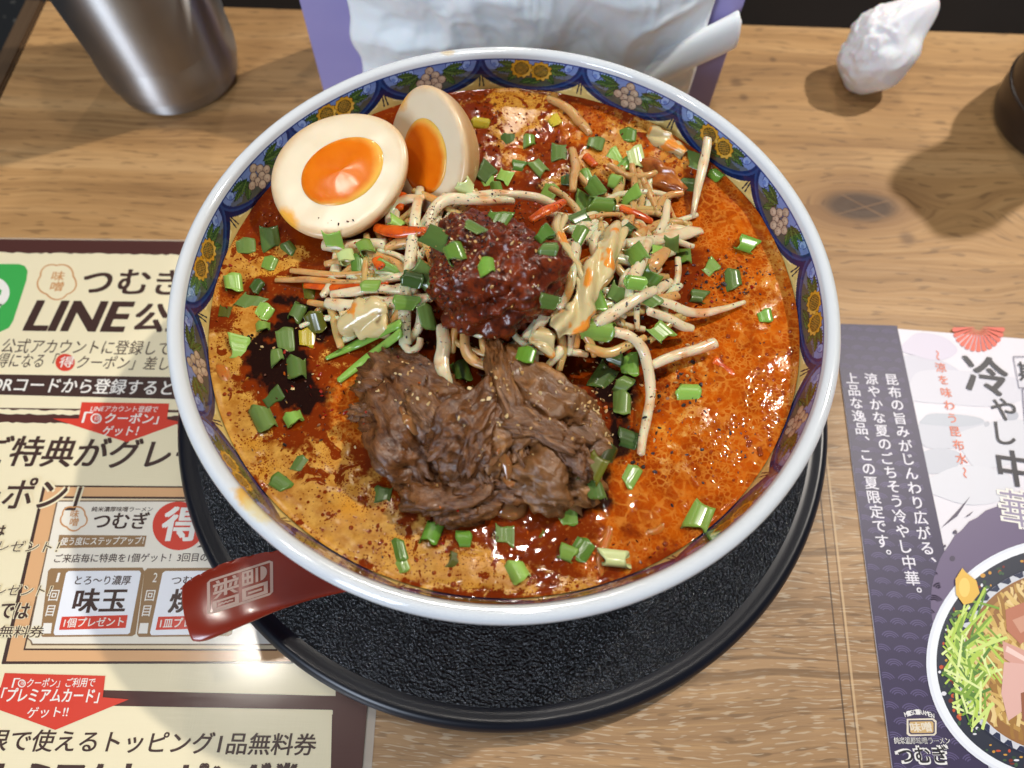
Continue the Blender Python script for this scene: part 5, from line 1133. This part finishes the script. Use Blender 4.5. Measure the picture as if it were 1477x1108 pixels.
# ------------------------------------------------------------------ green onion
def onion_mat(name, dk, lt, inner):
    m = M(name, 0.26, Coat_Weight=0.35, Subsurface_Weight=0.12, Subsurface_Scale=0.001); c = m.attr('uv'); s = m.sep(c)
    st = m.noise(m.comb(m.math('MULTIPLY', s[0], 26.0), m.math('ADD', m.math('MULTIPLY', s[1], 1.6), m.math('MULTIPLY', m.rnd(), 50.0)), m.math('MULTIPLY', m.rnd(), 33.0)), 1.0, 3, .55)
    col = m.mix(m.ss(st, .36, .66), dk, lt); col = m.mix(m.math('MULTIPLY', m.ss(m.math('ADD', s[1], m.math('MULTIPLY', m.rnd(), .6)), .75, 1.5), .7), col, m.mix(.5, lt, srgb(206, 214, 120)))
    col = m.mix(s[2], col, inner); m.set('Base Color', col); m.bump(st, .14, .0004); return m.m
GM = dict(d=onion_mat('dark_onion_leaf', srgb(62, 88, 34), srgb(112, 138, 68), srgb(150, 164, 92)), m=onion_mat('green_onion_leaf', srgb(78, 116, 38), srgb(130, 162, 70), srgb(172, 186, 104)),
          l=onion_mat('light_onion_leaf', srgb(98, 146, 44), srgb(156, 196, 92), srgb(196, 214, 140)), p=onion_mat('pale_onion_stem', srgb(176, 194, 116), srgb(212, 222, 160), srgb(222, 228, 186)),
          o=onion_mat('soaked_onion_leaf', srgb(56, 62, 14), srgb(104, 104, 26), srgb(92, 80, 24)), y=onion_mat('yellowed_onion_leaf', srgb(168, 150, 26), srgb(206, 184, 56), srgb(206, 190, 90)))
def onion_mesh(kind, seed):
    r = np.random.default_rng(seed)
    if kind == 'ring': a, b, L, t, arc = .0034, .0026, .0022, .0009, 2 * math.pi
    elif kind == 'tube': a, b, L, t, arc = .0034 * r.uniform(.85, 1.15), .0019 * r.uniform(.8, 1.5), .0039 * r.uniform(.75, 1.2), .00042, 2 * math.pi
    elif kind == 'stem': a, b, L, t, arc = .0031, .0026, .0042, .0014, 2 * math.pi
    else: a, b, L, t, arc = .0042 * r.uniform(.8, 1.12), .0017 * r.uniform(.5, 1.6), .0040 * r.uniform(.7, 1.25), .00042, math.pi * r.uniform(.65, 1.0)
    closed = arc > 6; nu, nv = 28, 9; V = []; UV = []
    sk = r.uniform(-.25, .25); ph = r.uniform(0, 6)
    for inner in (0, 1):
        for i in range(nu):
            al = (arc * i / nu if closed else (math.pi - arc) / 2 + arc * i / (nu - 1))
            for j in range(nv):
                v = -1 + 2 * j / (nv - 1); w = 1 + .10 * math.sin(3 * al + ph) + .10 * v * math.sin(al + ph)
                rid = .00003 * math.sin(al * 11)
                x = (a * w - inner * t + rid) * math.cos(al); z = (b * w - inner * min(t, b * .6) + rid) * math.sin(al)
                V.append((x, v * L + sk * x + .0002 * math.sin(al * 5 + ph) * (abs(v) > .9) + .22 * L * v * abs(v) * math.sin(al * 2 + ph), z - (0 if closed else b * .5)))
                UV.append((i / nu, v * .5 + .5, inner))
    F = []; o_ = nu * nv; m_ = nu if closed else nu - 1
    for i in range(m_):
        i2 = (i + 1) % nu
        for j in range(nv - 1):
            F.append((i * nv + j, i2 * nv + j, i2 * nv + j + 1, i * nv + j + 1)); F.append((o_ + i * nv + j, o_ + i * nv + j + 1, o_ + i2 * nv + j + 1, o_ + i2 * nv + j))
        for j in (0, nv - 1): F.append((i * nv + j, i2 * nv + j, o_ + i2 * nv + j, o_ + i * nv + j))
    if not closed:
        for i in (0, nu - 1):
            for j in range(nv - 1): F.append((i * nv + j, i * nv + j + 1, o_ + i * nv + j + 1, o_ + i * nv + j))
    return np.array(V), F, np.array(UV)
_om = {}
def onion_data(kind, var, colr):
    k = (kind, var, colr)
    if k not in _om:
        V, F, UV = onion_mesh(kind, var * 7 + len(kind)); o = mesh('green_onion_piece', V, F, GM[colr]); setattr_col(o, 'uv', UV); _om[k] = o.data; bpy.data.objects.remove(o)
    return _om[k]
WORD = dict(d='dark green', m='green', l='bright green', p='pale', o='soaked olive', y='yellowed'); SHP = dict(flat='onion leaf square', tube='onion tube', ring='onion ring', stem='onion stem piece')
RO = np.random.default_rng(77); GRN = []; used_l = {}
def onion(px, py, c, kind, ang, place, size=1.0, tilt=0.35, sink=0.0):
    p, n = castpx(bv, px, py); n = np.array(n)
    if n @ (CAM - p) < 0: n = -n
    n = n * (1 - tilt) + tilt * np.array([RO.normal(0, .35), RO.normal(0, .35), 1.0]) + 0.25 * (CAM - p) / np.linalg.norm(CAM - p); n /= np.linalg.norm(n)
    t = RT * math.cos(ang) + UP * math.sin(ang)
    B = basis(n, t); size = size * RO.uniform(.76, 1.06); onb = p[2] < ZB + .0008; sink += (.0006 * RO.uniform(0, 1.2) if onb else 0)
    o = bpy.data.objects.new('green_onion_piece', onion_data(kind, int(RO.integers(0, 9)), c)); COL.objects.link(o)
    q = p + n * (0.0009 * size - sink)
    mtx = Matrix(((B[0][0], B[1][0], B[2][0], q[0]), (B[0][1], B[1][1], B[2][1], q[1]), (B[0][2], B[1][2], B[2][2], q[2]), (0, 0, 0, 1)))
    o.matrix_world = mtx @ Matrix.Diagonal((size, size * RO.uniform(.9, 1.15), size, 1))
    lab = WORD[c] + ' ' + SHP[kind] + ' ' + place
    tag(o, lab, 'green onion', 'cut green onion pieces'); GRN.append(o); return o
f, t_, g, s_ = 'flat', 'tube', 'ring', 'stem'
A = math.radians
LIST = [
 (733, 201, 'd', f, 5, 'floating at the back, left one of a touching pair'), (763, 204, 'm', f, 0, 'floating at the back, right one of a touching pair'), (693, 178, 'y', t_, 80, 'beside the egg at the back'), (801, 176, 'y', t_, 20, 'floating under the back wall'),
 (748, 240, 'm', t_, 80, 'lying lengthways behind the noodle'), (777, 243, 'd', f, 40, 'right behind the pale flat sprout'), (704, 262, 'l', f, 25, 'in the front of the heap right of the eggs'), (728, 256, 'l', f, -20, 'on top of the heap right of the eggs'), (716, 272, 'm', f, 10, 'at the foot of the heap right of the eggs'), (806, 221, 'd', f, 0, 'floating between the back pair and the stained noodle'), (669, 268, 'p', g, 40, 'stuck to the side of the sideways egg'), (792, 280, 'm', f, -30, 'on the flat sprout behind the meat ball'),
 (644, 306, 'd', g, 30, 'in the noodle arch left of the meat ball'), (717, 318, 'm', f, -28, 'on the very top of the meat ball'), (684, 331, 'd', f, 60, 'on the upper left of the meat ball'), (658, 370, 'm', t_, 20, 'on the left flank of the meat ball'), (701, 386, 'l', f, 4, 'largest on the front of the meat ball'), (792, 360, 'd', f, 85, 'hanging on the right flank of the meat ball'), (786, 345, 'm', g, 40, 'wedged above the right flank of the meat ball'),
 (571, 324, 'l', t_, 60, 'sitting on the carrot below the eggs'), (528, 361, 'm', t_, 30, 'above the two big tubes left of centre'), (519, 388, 'm', t_, 5, 'biggest of those left of centre'), (501, 373, 'p', g, 20, 'just above the biggest tube left of centre'), (536, 412, 'm', f, 85, 'standing below the biggest tube left of centre'), (559, 388, 'm', f, 60, 'leaning on the hanging noodle'), (632, 345, 'd', f, 65, 'at the upper left foot of the meat ball'), (390, 345, 'd', f, 15, 'afloat just under the larger egg'), (417, 360, 'd', f, 35, 'slanting below the larger egg'), (390, 381, 'm', f, -20, 'below the slanting one at the larger egg'), (356, 356, 'd', f, 5, 'nearest the left wall beside the larger egg'), (480, 344, 'l', f, 12, 'under the right edge of the larger egg'), (595, 404, 'd', t_, 75, 'at the lower left foot of the meat ball'), (612, 398, 'd', f, 50, 'pressed against the left side of the meat ball'),
 (859, 210, 'd', t_, -20, 'floating back right of the stained noodle'), (906, 196, 'm', f, -15, 'under the back right wall'), (886, 228, 'l', f, 25, 'left of a pale piece at the back right'), (917, 228, 'p', f, 10, 'afloat at the back right'), (903, 238, 'l', f, -40, 'in front of the pale piece at the back right'), (1003, 233, 'd', f, 70, 'left of the standing sprout'), (1033, 254, 'l', t_, 40, 'right of the standing sprout at the wall'), (994, 266, 'd', f, 80, 'left of the lower end of the standing sprout'), (910, 286, 'l', f, 15, 'alone between the onion heap and the wall'), (859, 273, 'm', f, 30, 'on top of the heap behind the cabbage'), (839, 293, 'm', f, 60, 'left in the heap behind the cabbage'), (866, 299, 'm', t_, 85, 'biggest in the heap behind the cabbage'), (845, 255, 'l', f, 20, 'at the back of the heap behind the cabbage'), (889, 264, 'l', t_, 50, 'beside the orange yolk drip at the back'), (835, 318, 'd', f, -60, 'lowest in the heap behind the cabbage'), (835, 340, 'm', f, -30, 'between the cabbage and the onion heap'), (905, 333, 'd', g, 50, 'curled on the right of the cabbage top'), (920, 370, 'm', f, 25, 'above the right sprouts beside the cabbage'), (944, 360, 'l', f, 60, 'tucked above the brown vegetable slip'), (967, 353, 'd', f, 10, 'behind the square piece at the right'), (986, 371, 'm', f, 0, 'square and largest at the right of the sprouts'), (1025, 387, 'm', f, 40, 'at the right end of the sprouts near the pepper'), (1076, 355, 'l', t_, 70, 'alone afloat near the right wall'), (937, 401, 'm', f, -30, 'right one of two in the middle of the right sprouts'), (915, 408, 'l', t_, 80, 'left one of two in the middle of the right sprouts'), (881, 410, 'd', g, 20, 'curled against the front of the cabbage'), (890, 425, 'd', f, -20, 'below the curled one at the cabbage'), (859, 437, 'l', t_, 20, 'at the right side of the lower cabbage'), (952, 480, 'm', f, 50, 'on the sprouts above the blunt one'), (1008, 429, 'd', t_, 80, 'on the thin sprout reaching right'), (1057, 404, 'd', f, 0, 'soaked near the pepper at the right'), (1104, 457, 'l', t_, 0, 'alone close to the right wall'), (1124, 487, 'o', f, 80, 'lowest along the right wall'), (908, 527, 'l', f, 0, 'bright one on the long downward sprout'), (886, 515, 'd', f, 70, 'above the dark sauce left of the bright square'), (862, 476, 'm', t_, 80, 'standing in the sauce under the sprouts'), (935, 432, 'd', f, 55, 'on the tip of the thick pale sprout'), (790, 436, 'd', f, 80, 'on the lower right of the meat ball'), (759, 514, 'l', f, -25, 'below the meat ball at the head of the beef'), (900, 556, 'd', g, 60, 'curled in the dark sauce'), (898, 582, 'd', f, -10, 'in the dark sauce beside the long sprout'), (870, 545, 'd', f, -30, 'lying in the middle of the dark sauce'), (666, 536, 'l', t_, 20, 'on the noodle end above the beef'),
 (585, 438, 'm', f, 85, 'large on the hanging noodle left of the meat ball'), (616, 458, 'd', f, 10, 'under the lower left of the meat ball'), (338, 410, 'l', t_, 10, 'at the left wall above the black sauce'), (371, 414, 'd', t_, -30, 'left upper in the black sauce'), (361, 437, 'd', f, -35, 'left lower in the black sauce'), (383, 450, 'l', f, -35, 'right of the two left ones in the black sauce'), (380, 472, 'm', g, 10, 'oval at the lower edge of the black sauce'), (430, 452, 'd', t_, -20, 'in the middle of the black sauce'), (455, 464, 'o', f, 10, 'at the right of the black sauce'), (326, 450, 'o', f, 5, 'beside the left wall'), (448, 420, 'o', f, 0, 'above the middle of the black sauce'), (345, 502, 'l', f, 80, 'small and upright in the left foam'), (399, 515, 'd', f, 20, 'at the top of the blackest pool'), (428, 532, 'd', t_, 10, 'at the right of the blackest pool'), (394, 574, 'd', f, 40, 'below the blackest pool'), (381, 605, 'd', t_, 30, 'large in the left foam below the blackest pool'), (424, 605, 'l', g, 30, 'right of the large one in the left foam'), (445, 487, 'y', f, 5, 'at the right edge of the black sauce'), (412, 490, 'd', f, 10, 'half sunk in the black sauce'),
 (992, 565, 'l', t_, 85, 'alone in the orange broth right of the beef'), (907, 634, 'd', f, 70, 'at the lower end of the long sprout'), (910, 687, 'm', f, -35, 'on the dark edge of the orange broth'), (1008, 746, 'm', f, -30, 'large near the lower right wall'), (886, 807, 'p', s_, 88, 'pale block at the bottom right'), (857, 676, 'o', f, -30, 'below the right end of the beef'), (860, 708, 'd', f, 10, 'shiny in the dark sauce below the beef'), (818, 798, 'm', t_, 70, 'left one of two at the bottom right'), (840, 793, 'm', f, -40, 'right one of two at the bottom right'), (816, 746, 'm', f, 5, 'just below the right beef block'), (436, 670, 'd', f, -30, 'upper one of two at the lower left'), (405, 697, 'm', f, 55, 'lower one of two at the lower left'), (578, 794, 'm', f, 15, 'upper sliver in the bottom left foam'), (581, 816, 'm', f, 20, 'lower sliver in the bottom left foam', 0.7), (550, 714, 'd', f, -10, 'dark and glossy left of the beef foot'), (624, 769, 'l', t_, -20, 'left one below the beef foot'), (670, 777, 'l', t_, 85, 'right one below the beef foot'), (728, 772, 'd', f, 5, 'in the dark broth below the onion glass'), (787, 785, 'o', f, 60, 'left of the pair at the bottom right'), (747, 825, 'l', t_, 30, 'at the very bottom of the broth'), (663, 816, 'o', f, 70, 'sunk in the foam at the bottom centre'), (878, 655, 'o', f, -30, 'soaked at the side of the long sprout'), (700, 250, 'd', f, 50, 'right beside the sideways egg'), (820, 262, 'd', f, -10, 'in front of the stained noodle'),
]
for it in LIST:
    sink = 0.0009 if it[2] == 'o' else 0.0
    onion(it[0], it[1], it[2], it[3], A(it[4]), it[5], (it[6] if len(it) > 6 else 1.0) * (0.95 if it[3] in ('flat', 'tube') else 0.95), sink=sink)
chm = GM['l']
for k, (lab, pts) in enumerate([('long bright green chive pointing left, upper of two', [(471, 517), (520, 494), (577, 467)]), ('long bright green chive dipping into the broth, lower of two', [(489, 549), (530, 517), (578, 480)])]):
    P = [onS(x, y, .0012 + .001 * i) for i, (x, y) in enumerate(pts)]; V, F = tube(P, [.0008 + .0004 * k, .0019, .0018], 10, 8, .5)
    o = mesh('chive', V, F, chm); setattr_col(o, 'uv', np.c_[np.tile(np.arange(10) / 10, len(V) // 10 + 1)[:len(V)], np.linspace(.2, .5, len(V)), 0 * V[:, 0]]); tag(o, lab, 'chive', 'two chives')

# ------------------------------------------------------------------ pepper and sesame
def specks(name, label, cat, zones, mats, size, flat=0.6, seed=5):
    r = np.random.default_rng(seed); parts = []; mi = []
    v0, f0 = ico(1)
    for (cx, cy, rx, ry, n) in zones:
        for _ in range(n):
            x, y = r.normal(cx, rx * .6), r.normal(cy, ry * .6); p, nn = castpx(bv, x, y)
            if min(np.linalg.norm(p - E2c), np.linalg.norm(p - E1c)) < .026 and ry != 10: continue
            if np.hypot(p[0], p[1]) > .104 and p[2] < ZB + .001: continue
            s = size * r.uniform(.5, 1.25); Q, _q = np.linalg.qr(r.normal(size=(3, 3))); v = (v0 * (1 + r.uniform(-.35, .35, (len(v0), 1)))) * np.array([1, r.uniform(.5, .9), flat * r.uniform(.4, 1)]) @ Q.T * s
            parts.append((v + p + np.array(nn) * s * .3, f0)); mi += [int(r.integers(0, len(mats)))] * len(f0)
    V, F = merge(parts); o = mesh(name, V, F, mats, smooth=False, mi=mi); tag(o, label, cat, kind='stuff')
pm1 = M('black_pepper', .5, (.018, .013, .012)); pm2 = M('brown_pepper', .5, srgb(92, 50, 32)); pm3 = M('pepper_core', .5, srgb(150, 104, 70)); pm4 = M('grey_pepper', .45, srgb(58, 52, 56))
specks('ground_pepper', 'coarse black and brown pepper sprinkled over the toppings and the orange broth', 'pepper', [(650, 330, 55, 40, 260), (640, 400, 50, 60, 130), (720, 300, 90, 22, 130), (600, 380, 40, 90, 140), (540, 430, 90, 60, 120), (870, 300, 80, 50, 90), (780, 330, 50, 60, 40), (960, 600, 70, 80, 75), (1010, 650, 60, 60, 45), (1050, 400, 60, 30, 90), (960, 420, 70, 60, 90), (900, 520, 40, 60, 70), (480, 325, 60, 10, 8), (430, 640, 90, 90, 40), (600, 790, 90, 30, 20), (730, 185, 110, 50, 60), (930, 240, 60, 60, 50), (590, 470, 60, 40, 60), (860, 460, 60, 40, 50), (1100, 560, 40, 90, 25)], [pm1.m, pm2.m, pm2.m, pm3.m, pm4.m], .00050)
cf = M('chilli_flake', .25, srgb(150, 30, 12)); cf2 = M('dark_chilli_flake', .25, srgb(86, 22, 10)); cf3 = M('orange_flake', .25, srgb(198, 96, 24))
specks('chilli_flakes', 'small red and orange chilli flakes drifting in the broth', 'chilli', [(800, 190, 120, 50, 150), (930, 230, 80, 60, 110), (700, 180, 60, 40, 70), (560, 440, 90, 70, 70), (470, 560, 60, 60, 50), (850, 320, 90, 60, 80), (1000, 420, 90, 60, 60), (900, 780, 60, 40, 30), (700, 790, 120, 40, 70), (340, 400, 40, 60, 30), (960, 560, 60, 90, 40)], [cf.m, cf2.m, cf3.m], .00080, .35, 31)
specks('coarse_pepper', 'coarse black pepper grains lying on the orange broth at the right', 'pepper', [(985, 620, 60, 70, 46), (960, 690, 40, 40, 16), (1000, 560, 60, 50, 18), (1040, 400, 60, 24, 26), (910, 450, 60, 50, 20), (430, 660, 60, 60, 10)], [pm1.m, pm4.m], .00085, .7, 41)
sm1 = M('sesame', .4, srgb(226, 196, 138)); sm2 = M('toasted_sesame', .4, srgb(198, 154, 92))
specks('crushed_sesame', 'crushed pale sesame scattered over the beef, the meat ball and the sauce', 'sesame', [(650, 350, 40, 40, 70), (850, 570, 40, 50, 46), (690, 540, 80, 40, 40), (740, 600, 110, 90, 40), (590, 560, 60, 40, 24), (860, 300, 90, 50, 40), (440, 500, 70, 70, 22), (890, 610, 40, 60, 26), (740, 380, 60, 60, 26), (580, 450, 50, 60, 40), (1000, 560, 60, 120, 14), (930, 400, 70, 60, 26)], [sm1.m, sm2.m], .00072, .5, 9)
# floating oil bubbles
bub = []; v0, f0 = ico(2); rb = np.random.default_rng(15)
for (cx, cy, rx, ry, n) in [(640, 140, 60, 8, 26), (720, 140, 60, 10, 20), (980, 240, 40, 30, 26), (400, 310, 14, 40, 16), (860, 160, 60, 16, 20), (1150, 430, 12, 60, 26), (1110, 640, 26, 60, 34), (1000, 780, 60, 30, 26), (700, 830, 130, 18, 40), (460, 760, 80, 50, 30), (330, 600, 30, 60, 20), (1060, 580, 70, 110, 60)]:
    for _ in range(n):
        x, y = rb.normal(cx, rx * .7), rb.normal(cy, ry * .7); p = bp(x, y, ZB)
        if np.hypot(p[0], p[1]) > .1052: continue
        s = rb.uniform(.0003, .0010); bub.append((v0 * np.array([s, s, s * .55]) + p + np.array([0, 0, .0002]), f0))
V, F = merge(bub); bbm = M('oil_bubble', .04, srgb(190, 84, 22), Transmission_Weight=.5, Coat_Weight=1.0)
o = mesh('oil_bubbles', V, F, bbm.m); tag(o, 'tiny shiny oil bubbles floating on the broth along the wall', 'bubbles', kind='stuff')
bpy.context.view_layer.update()
